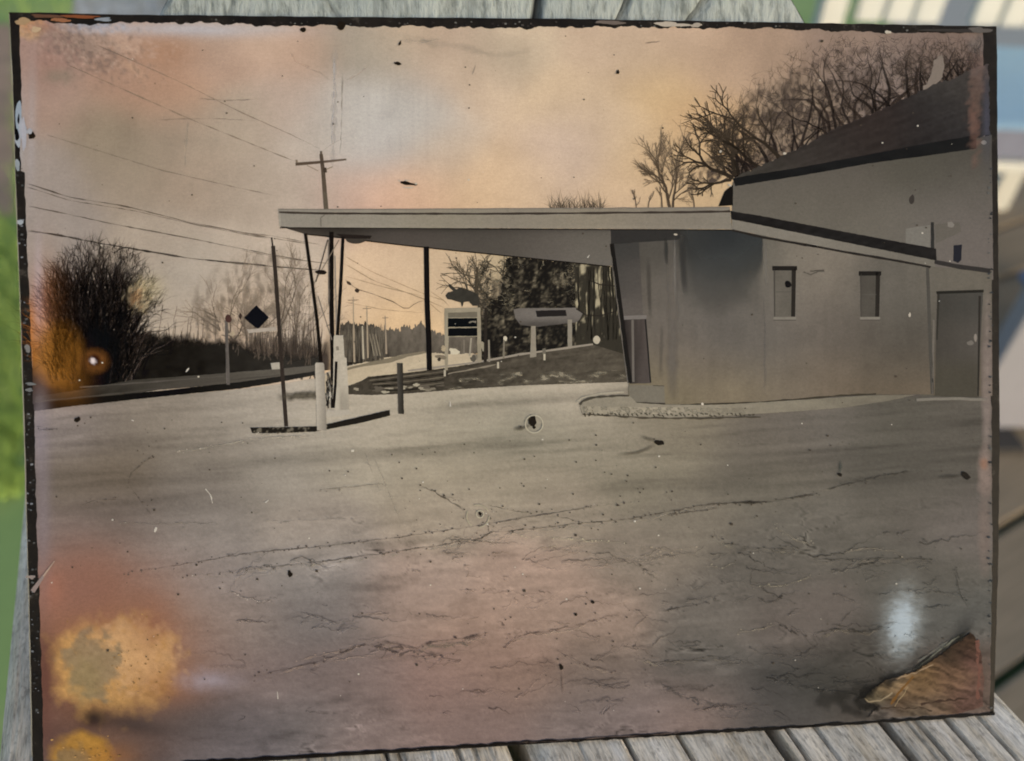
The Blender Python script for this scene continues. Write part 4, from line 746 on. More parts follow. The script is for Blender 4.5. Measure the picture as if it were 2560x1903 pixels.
cp = part_poly('pictured_canopy_soffit', [(700, 566), (1540, 574), (1545, 667), (1532, 666), (1265, 639), (1020, 614), (861, 595), (760, 585)], lambda X, Y: rbf([(740, 574, '#4a433c'), (860, 585, '#3c3732'), (1000, 580, '#453f39'), (1000, 605, '#59524c'), (1200, 590, '#4a453f'), (1200, 620, '#58524b'), (1350, 600, '#57514a'), (1400, 640, '#645d56'), (1480, 620, '#6a645b'), (1520, 660, '#68625a'), (1500, 585, '#5d574f')], X, Y, 50)*(1-.45*np.exp(-np.clip(Y-573, 0, 99)/7))[:, None], 7)
wb = part_poly('pictured_station', [(1526, 575), (1830, 575), (2340, 668), (2478, 676), (2480, 990), (2290, 986), (2107, 988), (1907, 1004), (1780, 1010), (1662, 1011), (1571, 1000), (1571, 958)], wl, 9)
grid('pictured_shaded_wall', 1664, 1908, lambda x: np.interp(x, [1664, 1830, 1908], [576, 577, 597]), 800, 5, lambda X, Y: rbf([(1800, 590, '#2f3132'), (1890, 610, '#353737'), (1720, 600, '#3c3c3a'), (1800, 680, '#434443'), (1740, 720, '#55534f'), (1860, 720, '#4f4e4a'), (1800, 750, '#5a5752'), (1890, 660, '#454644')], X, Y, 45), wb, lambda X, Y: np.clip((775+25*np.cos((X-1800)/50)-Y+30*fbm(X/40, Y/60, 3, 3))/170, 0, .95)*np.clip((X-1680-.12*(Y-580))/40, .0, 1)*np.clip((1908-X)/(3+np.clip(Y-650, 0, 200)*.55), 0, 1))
part_poly('pictured_lintel', [(1526, 575), (1700, 576), (1700, 600), (1600, 606), (1527, 612)], '#33312f', 9, wb)
part_poly('pictured_upper_panel', [(1530, 612), (1597, 606), (1608, 796), (1557, 796)], lambda X, Y: rbf([(1550, 630, '#3f3d3a'), (1580, 700, '#57514c'), (1570, 780, '#5f5852'), (1545, 700, '#45423e')], X, Y, 40), 10, wb)
part_poly('pictured_door_sill', [(1557, 790), (1616, 788), (1616, 798), (1558, 800)], '#77706a', 9, wb)
dw = part_poly('pictured_doorway', [(1558, 800), (1613, 798), (1626, 958), (1574, 960)], lambda X, Y: np.outer(1+.5*fbm(X/7, Y/80, 3, 3)+.35*np.clip((X-1590)/25, -1, 1), lin('#453e3a')), 7, wb)
strokes('pictured_door_frame', polyline([(1581, 800), (1583, 955)], 6, '#6b645c', .2, 30)+polyline([(1613, 798), (1626, 957)], 4, '#2b2826', .2, 30), wb)
strokes('pictured_slanted_post', polyline([(1529, 610), (1552, 780), (1575, 957)], 11, '#1f1d1b', .2, 30)+polyline([(1524, 610), (1546, 780), (1569, 957)], 3, '#6d665d', .2, 30), wb)
part_poly('pictured_plinth', [(1571, 962), (1660, 964), (1662, 1010), (1590, 1006), (1573, 990)], '#756e61', 9, wb)
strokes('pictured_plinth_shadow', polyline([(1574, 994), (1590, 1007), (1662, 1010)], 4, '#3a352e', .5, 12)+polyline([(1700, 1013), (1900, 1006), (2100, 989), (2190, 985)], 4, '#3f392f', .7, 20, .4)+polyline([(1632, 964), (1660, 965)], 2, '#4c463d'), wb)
for pts, w, c, al in (([(1680, 590), (1681, 700), (1681, 850), (1680, 1012)], 22, '#776f66', .8), ([(1686, 590), (1687, 760)], 5, '#8b847c', .6), ([(1702, 590), (1706, 650), (1712, 740)], 12, '#3e3d3b', .75), ([(1664, 590), (1666, 665)], 9, '#3a3936', .7), ([(1912, 600), (1914, 720)], 8, '#8b847a', .5), ([(1910, 740), (1912, 990)], 5, '#77706a', .4), ([(1620, 640), (1625, 800)], 9, '#48443f', .5), ([(1655, 800), (1650, 950)], 8, '#5d5751', .4)):
    softstroke('pictured_wall_streak', pts, w, c, wb, .6, 14, al*.8, .12, None, .25, .5)
for (x0, y0, x1, y1) in ((1933, 668, 1989, 792), (2149, 681, 2199, 792)):
    wn = part_poly('pictured_window', [(x0, y0), (x1, y0+1), (x1-3, y1), (x0+1, y1)], lambda X, Y: np.outer(1+.25*fbm(X/20, Y/30, 2, 3), lin('#625c53' if x0 < 2000 else '#4f4a43')), 10, wb)
    strokes('pictured_window_frame', [(x0-3, y0+3, 11, x1+3, y0+3, 11, lin('#24211e')), (x1-5, y0, 11, x1-7, y1, 10, lin('#2b2723')), (x0+2, y0+4, 4, x0+3, y1, 3, lin('#4a453f')), (x0+6, (y0+y1)/2, 2, x1-9, (y0+y1)/2, 2, lin('#57524b')), (x0, y1+4, 6, x1, y1+4, 6, lin('#7f786d')), (x0, y1+9, 2, x1, y1+9, 2, lin('#554f48'))], wb)
blob('pictured_fixture', 1969, 711, 8, 8, '#17150f', wb, .3); strokes('pictured_wall_mark', polyline([(2008, 680), (2025, 688), (2045, 678), (2060, 680)], 3, '#5a544c', 1.5, 6, .5)+polyline([(2025, 678), (2060, 676)], 3, '#504a42', 1, 6), wb)
strokes('pictured_corner_seam', polyline([(2318, 670), (2322, 800), (2330, 985)], 8, '#4d4943', .4, 30)+polyline([(2333, 800), (2330, 985)], 5, '#6b645b', .5, 30), wb)
dr = part_poly('pictured_door', [(2342, 733), (2400, 730), (2457, 728), (2450, 860), (2446, 994), (2336, 990)], lambda X, Y: rbf([(2370, 760, '#3d3a35'), (2420, 760, '#4a4742'), (2370, 850, '#403c36'), (2420, 850, '#56504a'), (2380, 960, '#4b463c'), (2420, 960, '#48433a')], X, Y, 45)*(1+.15*fbm(X/8, Y/70, 3, 4))[:, None], 9, wb)
strokes('pictured_door_frame', [(2340, 732, 7, 2458, 728, 7, lin('#262420')), (2345, 735, 6, 2341, 850, 4, lin('#33302b')), (2448, 740, 6, 2444, 990, 4, lin('#2f2b27'))], wb)
blob('emulsion_chip', 2438, 845, 4, 10, '#867c72', plate, .4); blob('emulsion_chip', 2424, 858, 9, 6, '#6f6860', plate, .4)
strokes('pictured_doorstep', polyline([(2290, 1000), (2380, 996), (2470, 1000)], 7, '#7d766b', .6, 20)+polyline([(2230, 992), (2300, 988)], 6, '#57504a', .6), wb)
# ---------------- canopy
strokes('pictured_soffit_edge', polyline([(760, 586), (861, 596), (1020, 615), (1265, 640), (1526, 667)], 3, '#1d1a18', .2, 40), cp)
blob('pictured_ceiling_lamp', 890, 598, 25, 12, '#3f3933', cp, .1); part_poly('pictured_lamp_shade', [(840, 585), (930, 590), (925, 597), (860, 597)], '#27221f', 8, cp)
FA = [(710, 545, '#8b8479'), (800, 550, '#8a8275'), (900, 550, '#8f8779'), (1100, 550, '#8c8373'), (1300, 550, '#877e70'), (1500, 552, '#8a8070'), (1650, 550, '#82796c'), (1800, 550, '#81796d')]
fa = part_poly('pictured_canopy_fascia', [(696, 522), (830, 525), (1000, 523), (1240, 522), (1500, 523), (1824, 518), (1829, 574), (1600, 573), (1240, 571), (760, 571), (744, 571), (700, 566)], lambda X, Y: rbf(FA, X, Y, 80)*(1+.06*fbm(X/50, Y/9, 3, 2)+.10*np.clip((Y-562)/8, 0, 1))[:, None], 8)
strokes('pictured_fascia_groove', polyline([(698, 531), (790, 534), (960, 535), (1240, 535), (1500, 533), (1700, 531), (1825, 529)], 5, '#3d352f', .4, 24, .25)+polyline([(696, 524), (1000, 524), (1824, 519)], 2.5, '#7a7166', .4, 24)+polyline([(803, 568), (802, 545), (812, 538)], 2.5, '#6d655b')+polyline([(700, 570), (1829, 576)], 2.6, '#221e1b', .3, 40)+polyline([(699, 535), (701, 566)], 4, '#9b9386'), fa)
part_poly('pictured_side_fascia', [(1829, 547), (2336, 650), (2337, 668), (2100, 626), (1829, 574)], lambda X, Y: np.outer(1+.1*fbm(X/60, Y/20, 2, 2)-.25*np.clip((X-2000)/300, 0, 1), lin('#7e776c')), 9, fa)
part_poly('pictured_eave', [(1826, 528), (1900, 540), (2100, 578), (2250, 606), (2339, 622), (2340, 652), (2250, 634), (2100, 604), (1900, 563), (1829, 549)], lambda X, Y: np.outer(1+.9*fbm(X/90, (Y-X*.19)/4, 3, 5), lin('#211f1e')), 7, fa)
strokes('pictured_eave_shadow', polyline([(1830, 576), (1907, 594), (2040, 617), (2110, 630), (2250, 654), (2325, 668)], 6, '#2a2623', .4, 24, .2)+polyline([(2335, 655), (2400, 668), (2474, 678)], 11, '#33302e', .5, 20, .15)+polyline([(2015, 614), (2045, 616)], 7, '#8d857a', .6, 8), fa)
# posts of the canopy
strokes('pictured_canopy_post', polyline([(764, 584), (780, 700), (793, 800), (803, 905)], 8, '#1d1916', .2, 40), plate)
strokes('pictured_canopy_post', polyline([(829, 580), (829, 760), (832, 880), (833, 1020)], 11, '#1a1715', .2, 40)+polyline([(823, 600), (823, 760)], 4, '#6a6056', .3, 30)+polyline([(838, 640), (842, 830)], 3, '#8e8478', .3, 30), plate)
strokes('pictured_canopy_post', polyline([(858, 592), (852, 720), (844, 838)], 8, '#1d1a18', .2, 40), plate)
strokes('pictured_canopy_post', polyline([(1066, 617), (1068, 760), (1072, 850), (1074, 925)], 13, '#181613', .2, 40), plate)
strokes('pictured_guy_wire', polyline([(820, 600), (790, 705)], 2.5, '#4a4138')+polyline([(848, 600), (808, 670), (785, 710)], 2, '#7d7061')+polyline([(795, 740), (830, 850)], 2.5, '#7b7166'), plate)
blob('pictured_insulator', 803, 681, 13, 6, '#231e1b', plate, .3)
# ---------------- pump island
grid('pictured_mound', 690, 792, 974, 1006, 3, lambda X, Y: np.outer(1+1.0*fbm(X/8, Y/6, 3, 3), lin('#5b5448')), plate, lambda X, Y: np.clip(1.3-np.abs((Y-991+(X-740)*.05)/9)+1.2*fbm(X/12, Y/6, 3, 8), 0, 1)*np.clip((X-690)/45, 0, 1))
part_poly('pictured_island_kerb', [(626, 1069), (700, 1068), (790, 1066), (816, 1061), (974, 1025), (976, 1039), (900, 1058), (816, 1074), (790, 1079), (700, 1083), (631, 1083)], lambda X, Y: (lambda n: np.where((n > .12)[:, None], lin('#6d6557'), lin('#24211d')))(fbm(X/8, Y/6, 3, 12)-.25*(X > 820)), 4)
pu = part_poly('pictured_pump', [(835, 839), (858, 838), (862, 893), (867, 896), (874, 1031), (848, 1034), (832, 1020)], lambda X, Y: np.outer(1+.25*fbm(X/9, Y/40, 3, 3)-.3*np.clip((Y-960)/50, 0, 1)*(X > 850), lin('#b5aa98')), 6)
strokes('pictured_pump_slot', polyline([(841, 904), (839, 960), (834, 1020)], 7, '#1f1b19', .2, 30)+polyline([(843, 866), (845, 876)], 7, '#857b6d'), pu)
part_poly('pictured_pump_base', [(816, 1026), (872, 1024), (880, 1035), (850, 1042), (815, 1042)], '#b0a696', 8, pu)
strokes('pictured_clutter', [(818+random.uniform(-4, 10), random.uniform(930, 1015), 3, 822+random.uniform(-6, 10), random.uniform(960, 1022), 3, lin(random.choice(['#26221f', '#cfc5b4', '#5b5349', '#1b1816']))) for _ in range(26)], plate)
part_poly('pictured_white_bollard', [(788, 911), (790, 907), (808, 907), (811, 911), (817, 1076), (793, 1076)], lambda X, Y: np.outer(1.05-.28*np.clip((X-796-(Y-907)*.035)/14, -.6, 1)-.12*np.clip((Y-980)/80, 0, 1), lin('#a79d8e')), 6)
part_poly('pictured_dark_bollard', [(992, 908), (1007, 908), (1010, 1035), (996, 1035)], lambda X, Y: np.outer(1+.6*np.clip((1001-X)/9, -1, 1)+.4*fbm(X/4, Y/30, 2, 3), lin('#3e3a34')), 6)
# ---------------- kerb in front of the station
part_poly('pictured_kerb_island', [(1448, 1012), (1456, 1004), (1480, 997), (1520, 992), (1574, 990), (1592, 1007), (1662, 1012), (1800, 1012), (2000, 1000), (2180, 988), (2290, 987), (2220, 1002), (2100, 1020), (1960, 1030), (1800, 1040), (1650, 1045), (1455, 1033)], lambda X, Y: np.outer(1+.3*fbm(X/40, (Y+X*.03)/5, 3, 4)-.30*np.clip((X-1800)/350, 0, 1), lin('#8d8473')), 8)
strokes('pictured_kerb_line', polyline([(1449, 1012), (1456, 1003), (1480, 995), (1530, 990), (1572, 989)], 5, '#4b453b', .6, 10, .4)+polyline([(1440, 1006), (1455, 994), (1500, 984), (1560, 980)], 4, '#a59b88', .6, 12, .4), plate)
grid('pictured_kerb_face', 1455, 1900, lambda x: 1016+.010*(x-1455), lambda x: 1033+.018*(x-1455)-.00003*(x-1455)**2, 3.2, lambda X, Y: (lambda n: lin('#988e7b')*(1-.0*n)[:, None]*(1+.5*fbm(X/9, Y/6, 3, 4))[:, None])(X), plate, lambda X, Y: np.clip(.9+5*(fbm(X/8, Y/7, 3, 6)+.02), 0, 1)*np.clip((1900-X)/200, 0, 1)*np.clip((X-1455)/8, 0, 1))
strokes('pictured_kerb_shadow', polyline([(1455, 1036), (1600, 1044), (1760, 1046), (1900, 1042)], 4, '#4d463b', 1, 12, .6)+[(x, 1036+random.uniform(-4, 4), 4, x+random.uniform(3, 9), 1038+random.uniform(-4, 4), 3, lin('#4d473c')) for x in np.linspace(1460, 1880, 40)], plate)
# ---------------- cracks in the forecourt
CRUMBS = []
def crack(pts, w, c, jit=2.5, step=9, wv=.8, light=None):
    if light: softstroke('pictured_crack_edge', [(x+2, y+w*.9+2) for x, y in pts], w*.95, light, plate, jit*2.0, 5, .5, .6)
    sd = random.random()*300
    softstroke('pictured_crack', pts, w*.5, c, plate, jit*1.2, 4, .78, .38, sd)
    for (xa, ya), (xb, yb) in zip(pts[:-1], pts[1:]):
        for _ in range(int(math.hypot(xb-xa, yb-ya)/14)):
            t = random.random(); CRUMBS.append((xa+(xb-xa)*t+random.gauss(0, 5), ya+(yb-ya)*t+random.gauss(0, 4), random.uniform(.8, 2.3), c))
crack([(310, 1433), (480, 1407), (640, 1380), (800, 1366), (1000, 1343), (1180, 1316), (1320, 1292), (1480, 1266), (1600, 1252)], 4, '#5a5049', 1.5)
crack([(460, 1443), (640, 1420), (800, 1404), (960, 1383), (1100, 1362), (1205, 1345), (1225, 1332), (1340, 1322), (1450, 1308), (1560, 1300), (1640, 1285), (1760, 1262), (1830, 1257), (1920, 1255), (2040, 1234)], 4.5, '#4f463c', 1.8, 9, .8, '#a79a88')
crack([(1820, 1258), (1880, 1255), (1930, 1254)], 9, '#38322b', 1); crack([(1940, 1250), (2045, 1234)], 7, '#423b33', 1); crack([(2045, 1228), (2200, 1190), (2300, 1175)], 5, '#4a453d', 1.5); crack([(1660, 1288), (1800, 1270)], 4, '#5b5145', 1.5)
crack([(1045, 1212), (1080, 1225), (1110, 1245), (1150, 1266), (1165, 1285)], 4.5, '#4b4238'); crack([(1110, 1240), (1165, 1250)], 3, '#5d5347'); crack([(1210, 1262), (1270, 1275), (1330, 1284)], 3, '#5b5145'); crack([(1205, 1345), (1225, 1330), (1215, 1305), (1245, 1322)], 3, '#5a5045'); crack([(1400, 1290), (1450, 1306)], 3, '#635a4d')
crack([(1300, 1345), (1360, 1338), (1400, 1346), (1480, 1352), (1560, 1355)], 4, '#b9ab90', 3); crack([(1320, 1370), (1400, 1366)], 4, '#b0a086', 3); crack([(1600, 1365), (1680, 1378)], 4, '#a3937c', 3)
crack([(640, 1690), (720, 1672), (810, 1648), (905, 1612), (960, 1618), (1010, 1640), (1060, 1640), (1110, 1640)], 4, '#4c403b', 2.5, 9, .9, '#a08c7f')
crack([(930, 1602), (965, 1605), (1000, 1612), (1040, 1618), (1090, 1602), (1160, 1595), (1235, 1580)], 9, '#57494344'[:7], 4, 8, .9, '#a08b7a'); crack([(920, 1610), (960, 1620), (1000, 1632), (1060, 1628), (1110, 1645)], 11, '#5d504a', 5, 8, .9); crack([(1060, 1618), (1120, 1612), (1180, 1608)], 8, '#75685b', 4, 8, .9)
crack([(750, 1648), (830, 1632), (905, 1612)], 7, '#9c887a', 2); crack([(810, 1655), (900, 1640), (960, 1636)], 4, '#9d897c', 2)
crack([(1260, 1597), (1350, 1580), (1440, 1565), (1520, 1540), (1560, 1538)], 4, '#6b574d', 2.5, 10, .9, '#b09a86'); crack([(1640, 1530), (1720, 1515), (1780, 1503)], 4, '#4f4841', 2)
crack([(570, 1475), (600, 1490), (640, 1500), (690, 1505)], 7, '#a89b90', 3.5, 8, .9); crack([(585, 1478), (615, 1492), (650, 1500)], 4, '#665b55', 3); crack([(750, 1528), (800, 1540), (850, 1560)], 4, '#5b514c', 2, 9, .8, '#a1958d')
crack([(1390, 1625), (1420, 1640), (1460, 1662), (1540, 1680)], 4, '#5a4b43', 3, 9, .8, '#a28f7d'); crack([(1570, 1640), (1640, 1655), (1720, 1650), (1780, 1640), (1860, 1655)], 3.5, '#4f4840', 3, 9, .8, '#8f8371')
crack([(1600, 1405), (1700, 1370), (1740, 1368)], 3, '#a5947f', 2); crack([(1780, 1320), (1795, 1350), (1810, 1358), (1900, 1370), (2020, 1376)], 4, '#4a443b', 2, 9, .8, '#8f8573'); crack([(1930, 1312), (1990, 1350), (2040, 1362)], 5, '#8d8372', 2); crack([(2020, 1398), (2120, 1398), (2200, 1395), (2280, 1395), (2340, 1398)], 5, '#3d3831', 2, 9, .8, '#7f7567')
crack([(2110, 1380), (2160, 1370), (2230, 1375), (2260, 1390)], 5, '#8c8170', 3); crack([(1760, 1410), (1800, 1420), (1840, 1408)], 4, '#8f8574', 3); crack([(1880, 1465), (1960, 1465), (2000, 1450), (2030, 1442)], 4, '#978c76', 1.5); crack([(1900, 1475), (1950, 1490), (1990, 1510)], 6, '#3f3a33', 5)
crack([(2075, 1558), (2120, 1568), (2170, 1590)], 5, '#3a362f', 2.5); crack([(2030, 1585), (2090, 1572), (2150, 1580), (2220, 1570)], 5, '#443e36', 3, 9, .8, '#7d7262'); crack([(1840, 1580), (1900, 1572), (1950, 1560)], 4, '#8f8371', 2); crack([(1930, 1550), (1960, 1565), (2000, 1590)], 7, '#4b443d', 4)
crack([(2385, 1430), (2400, 1490), (2420, 1520)], 5, '#3b3833', 2); crack([(2390, 1420), (2395, 1450)], 9, '#45413b', 3); crack([(1720, 1745), (1790, 1760), (1830, 1790), (1870, 1770)], 6, '#55504c', 5); crack([(1640, 1700), (1700, 1740), (1760, 1755)], 7, '#5a534e', 6); crack([(1450, 1755), (1520, 1750), (1580, 1745)], 8, '#6b605b', 6)
crack([(390, 1135), (330, 1180), (320, 1205), (340, 1235), (380, 1290)], 4, '#5a4f45', 1.5); crack([(200, 1262), (240, 1250), (310, 1248)], 3, '#5c5047', 1.5); crack([(650, 1300), (700, 1302), (800, 1298), (900, 1292)], 2.5, '#8f857a', 3); crack([(300, 1305), (420, 1310), (560, 1305)], 2.5, '#857b70', 3)
crack([(930, 1130), (960, 1200), (1000, 1300)], 3, '#a99d8b', 1); crack([(912, 1130), (950, 1230)], 2, '#a79b8a', 1); crack([(800, 1224), (900, 1215), (960, 1208)], 3, '#857b6c', 1)
crack([(640, 1083), (700, 1094), (800, 1085)], 3, '#b5aa98', 1.5); crack([(430, 1130), (520, 1118), (640, 1095), (800, 1088)], 5, '#a69c8c', 2); crack([(90, 1065), (110, 1068)], 5, '#3d3835', 1); crack([(90, 1075), (150, 1072)], 4, '#4d4642', 1)
px_ = []
for k in range(230):
    x = random.uniform(560, 2330); y = random.uniform(1330, 1790); 
    if y > float(BOT(x))-25 or (x > 2120 and y > 1640): continue
    if random.random() > .25+.75*min(1, (x-560)/900): continue
    px_.append((x, y))
bc = gr_col(np.array([p[0] for p in px_]), np.array([p[1] for p in px_])); it = []
for (x, y), c in zip(px_, bc):
    a = random.choice((.07, .07, .1, -.12, .25, 3.2, 3.1))+random.gauss(0, .14); L = random.uniform(40, 240)*(.4 if random.random() < .5 else 1); cu = random.gauss(0, .35); wd = random.uniform(1.2, 4.4)
    it.append((x, y, a, L, wd, c*random.uniform(.42, .72), random.uniform(.22, .75), cu))
    if random.random() < .8: it.append((x+random.uniform(-3, 3), y+wd*.8+random.uniform(1, 4), a+random.gauss(0, .05), L*random.uniform(.5, 1.1), wd*random.uniform(.8, 2.4), np.minimum(c*random.uniform(1.2, 1.6), .8), random.uniform(.25, .65), cu+random.gauss(0, .2)))
    if random.random() < .14: it.append((x, y, a+random.choice((-1, 1))*random.uniform(.4, 1.1), L*.4, wd*.7, c*.55, .7, random.gauss(0, .6)))
o = twigs('pictured_crazing', it, plate, .5, 6); o['kind'] = 'stuff'
STAIN_SHEEN_ON[0] = False
o = strokes('pictured_crumbs', [(x-r, y, r*1.5, x+r, y+random.uniform(-1.5, 1), r*1.2, lin(c)) for x, y, r, c in CRUMBS], plate); o['kind'] = 'stuff'
o = strokes('rust_pits', [(x-r, y, r*1.4, x+r, y+random.uniform(-r, r), r, lin('#8a683e') if random.random() < .7 else lin('#b98f58')) for x, y, r in [(random.gauss(335, 46), random.gauss(1660, 50), random.uniform(.7, 2.4)) for _ in range(55)]+[(random.gauss(225, 40), random.gauss(1880, 18), random.uniform(1, 3.5)) for _ in range(30)]], plate); o['kind'] = 'stuff'
# comet-shaped spots, rings and chips in the emulsion
for x, y, rx, ry, rot in ((1332, 1053, 14, 17, .2), (1335, 1068, 5, 6, 0), (1646, 1107, 14, 9, .35), (2098, 1187, 7, 5, 0), (2412, 1190, 15, 9, .4), (1200, 1285, 5, 6, 0), (726, 1435, 7, 10, 0), (194, 1050, 9, 9, 0), (1403, 1666, 5, 10, 0), (1482, 1505, 6, 5, 0), (1440, 1536, 5, 5, 0), (1021, 460, 24, 5, .12), (853, 66, 15, 12, 0), (760, 76, 10, 8, 0), (1544, 182, 4, 7, .5), (1000, 110, 3, 8, .5), (995, 160, 12, 5, .3), (80, 338, 10, 12, 0)):
    blob('emulsion_spot', x, y, rx*.8, ry*.8, '#231e19', plate, .7, 20, rot)
for pts, w, c in (([(1330, 1062), (1305, 1070), (1280, 1073)], 9, '#4b453a'), ([(1640, 1110), (1615, 1124), (1590, 1132), (1540, 1136)], 8, '#554d40'), ([(1640, 1102), (1622, 1098), (1600, 1090)], 9, '#6f6657'), ([(2406, 1188), (2380, 1191), (2340, 1193)], 8, '#45413a'), ([(2098, 1185), (2100, 1168), (2101, 1150)], 6, '#4a4f49'), ([(1403, 1672), (1406, 1735)], 4, '#6d5c52')):
    softstroke('comet_tail', pts, w, c, plate, .8, 6, .8, .2, None, .35, .8)
strokes('emulsion_ring', ring(1335, 1060, 22, 3.5, '#b3a993', 28, 1.0)+ring(1200, 1285, 9, 3, '#b5aa92')+[q for i, q in enumerate(ring(1195, 1290, 28, 3, '#a99e86')) if i % 9 < 6], plate)
s = []
for k in range(420):
    x = random.uniform(130, 2440); y = random.uniform(1050, 1780) if k < 190 else random.uniform(90, 1780); r = random.uniform(.7, 2.2)*(1.7 if random.random() < .1 else 1)
    if k < 90: x = random.gauss(1350, 220); y = random.gauss(1320, 170)
    dark = random.random() < .84; s.append((x-r, y, r*1.7, x+r, y+random.uniform(-1, 1), r*1.7, lin('#4a4137') if dark else lin('#c9bfae')))
o = strokes('emulsion_specks', s, plate); o['kind'] = 'stuff'
for pts, w in (([(515, 1222), (528, 1238), (532, 1258)], 4), ([(388, 1330), (392, 1318)], 7), ([(672, 1250), (664, 1256)], 4), ([(694, 1728), (696, 1746)], 4), ([(466, 930), (474, 920)], 5), ([(1468, 645), (1474, 638)], 4), ([(330, 1050), (336, 1052)], 4), ([(1125, 1003), (1126, 1016)], 5)):
    strokes('emulsion_scratch', polyline(pts, w*.6, '#c2b9ab', .5, 6, .5), plate)
for x, y, rx, ry in ((998, 453, 5, 3), (1040, 460, 6, 5), (1018, 452, 10, 3), (1022, 470, 26, 3), (1688, 587, 8, 4), (2272, 788, 6, 10), (1825, 465, 6, 4), (1800, 380, 6, 6), (2218, 82, 13, 8), (255, 614, 5, 4), (757, 806, 4, 4), (1960, 385, 9, 5), (1822, 463, 6, 4)): blob('emulsion_chip', x, y, rx*.55, ry*.55, '#b9ae9d', plate, .6, 14)
blob('emulsion_chip', 1755, 1010, 3, 3, '#cfc4b2', plate)
# chipped black edge of the plate
s = []
for k in range(260):
    side = random.random()
    if side < .45: y = random.uniform(420, 1780); x = float(PXL(y))-random.uniform(3, 22); c = random.choice(['#565654', '#3c3b39', '#77787a', '#2c2b2a'])
    elif side < .75: x = random.uniform(330, 2440); y = float(TOPC(x))-random.uniform(1, 13); c = random.choice(['#4d4742', '#35302e', '#6b6862'])
    else: y = random.uniform(420, 1780); x = 2473+random.uniform(-4, 6); c = random.choice(['#3c3f42', '#2c2d2e', '#5b5b58'])
    r = random.uniform(1, 3.4); s.append((x-r, y, r*1.6, x+r, y+random.uniform(-2, 2), r*1.2, lin(c)))
o = strokes('edge_chips', s, plate); o['kind'] = 'stuff'
for x, y, rx, ry, c in ((48, 290, 9, 36, '#8f99a3'), (46, 350, 6, 20, '#9aa0a8'), (58, 322, 9, 26, '#a0a1a8'), (45, 415, 6, 14, '#8c9296'), (52, 556, 9, 6, '#9a9fa3'), (76, 330, 8, 7, '#a0a0a4'), (62, 335, 5, 40, '#a6a4aa'), (70, 872, 7, 9, '#77736f'), (78, 960, 12, 3, '#6b6b6a'), (76, 975, 9, 4, '#6a6a69'), (80, 1442, 12, 5, '#8d7f78'), (48, 300, 3, 12, '#151514'), (44, 338, 5, 14, '#151514')): blob('edge_chip', x, y, rx, ry, c, plate, .7, 16)
for x, y, rx, ry, c in ((200, 44, 50, 4, '#7d4a31'), (120, 42, 36, 4, '#5f4436'), (150, 52, 20, 5, '#8f6146'), (60, 55, 20, 9, '#a08565'), (92, 76, 14, 6, '#b39a7c'), (262, 50, 18, 4, '#858a90'), (1520, 58, 30, 5, '#6b6058'), (1680, 62, 34, 6, '#b3a695'), (1740, 64, 16, 5, '#a79b8b'), (2380, 78, 60, 5, '#3a3633'), (2450, 76, 22, 8, '#5d5752')): blob('edge_chip', x, y, rx, ry, c, plate, .9, 22)
strokes('edge_splinter', [(83, 1478, 12, 110, 1440, 7, lin('#8a7a74')), (110, 1440, 5, 138, 1402, 2, lin('#a8907f'))], plate)
strokes('bright_plate_edge', polyline([(25, 36), (35, 260), (42, 500), (54, 800), (63, 1100), (74, 1500), (82, 1890)], 2.5, '#8d8777', .4, 30, .5), plate)  # pale line paints the light caught by the plate's rim
strokes('dark_plate_edge', polyline([(82, 1928), (900, 1880), (1300, 1856), (1500, 1846), (1700, 1833), (1770, 1829), (2000, 1816), (2484, 1784)], 6, '#1a1715', 1.4, 16, .6)+polyline([(1290, 1857), (1700, 1831)], 3, '#5d4f48', 1.5, 18, .8), plate)
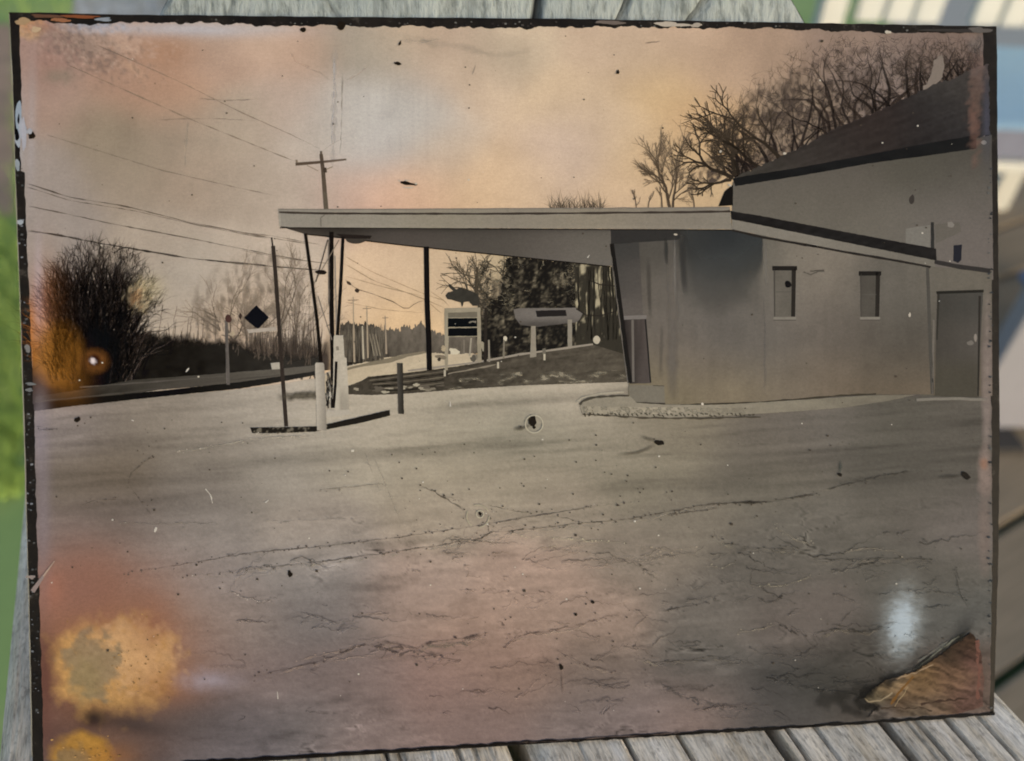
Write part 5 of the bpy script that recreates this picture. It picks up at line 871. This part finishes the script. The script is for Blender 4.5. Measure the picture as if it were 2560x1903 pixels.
# torn, lifted emulsion in the lower right corner
tn = part_poly('torn_emulsion', [(2158, 1742), (2176, 1726), (2215, 1698), (2250, 1690), (2290, 1676), (2330, 1650), (2380, 1612), (2425, 1580), (2440, 1600), (2452, 1640), (2458, 1700), (2455, 1765), (2400, 1782), (2300, 1788), (2210, 1792), (2165, 1795), (2195, 1765), (2170, 1755)],
     lambda X, Y: rbf([(2180, 1742, '#6b5f48'), (2230, 1710, '#a18664'), (2300, 1690, '#8a6c48'), (2300, 1720, '#9a7a58'), (2360, 1690, '#7c5f48'), (2380, 1640, '#4b3a2c'), (2430, 1600, '#4f3a2c'), (2440, 1650, '#6f5045'), (2400, 1710, '#8a6a52'), (2420, 1740, '#6f5247'), (2250, 1755, '#5b4633'), (2330, 1755, '#7c6450'), (2290, 1780, '#7a6a58'), (2200, 1785, '#7a6f66'), (2440, 1720, '#73564d')], X, Y, 26)*(.60*(1+1.7*fbm((X+Y*.6+30*fbm(X/40, Y/30, 3, 9))/60, (Y-X*.35+26*fbm(X/35, Y/28, 3, 10))/6, 4, 5)+.7*fbm(X/9, Y/6, 3, 6)))[:, None], 3, jit=2)
strokes('torn_edge', polyline([(2160, 1744), (2168, 1755), (2200, 1750), (2230, 1730)], 3, '#8b7a60', 1.5, 8, .6)+polyline([(2215, 1700), (2260, 1690), (2295, 1678), (2330, 1660)], 3, '#937b60', 2, 8, .6)+polyline([(2298, 1662), (2345, 1626), (2395, 1590)], 4, '#6f6d60', 1.2, 10, .4)+polyline([(2225, 1760), (2255, 1720), (2280, 1690)], 6, '#6d4c26', 2, 8, .5)+polyline([(2235, 1765), (2270, 1715)], 2, '#8f7a5a', 1.5, 8, .8)+polyline([(2440, 1600), (2446, 1680), (2440, 1750)], 6, '#6f4b3f', 3, 7, .9)+polyline([(2300, 1760), (2360, 1750), (2420, 1745)], 5, '#3d2d24', 3, 8, .8)+polyline([(2200, 1770), (2300, 1768), (2330, 1775)], 4, '#3f3227', 3, 8, .8), tn)
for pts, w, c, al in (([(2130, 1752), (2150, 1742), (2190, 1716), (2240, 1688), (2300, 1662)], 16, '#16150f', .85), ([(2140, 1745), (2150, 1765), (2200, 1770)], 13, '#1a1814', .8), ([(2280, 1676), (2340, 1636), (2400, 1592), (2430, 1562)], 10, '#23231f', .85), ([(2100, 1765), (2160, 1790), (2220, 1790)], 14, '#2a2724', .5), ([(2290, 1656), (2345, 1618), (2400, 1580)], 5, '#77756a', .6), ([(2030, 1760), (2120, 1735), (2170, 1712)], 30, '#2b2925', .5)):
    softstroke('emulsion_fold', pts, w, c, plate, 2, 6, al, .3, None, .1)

# ------------------------------------------------------------------ put the plate at the world origin (keeps its thin layers exact)
MID = Vector(PB+EB*.1+EV*.074)
for o in S.objects:
    if o.parent is None: o.location = o.location-MID
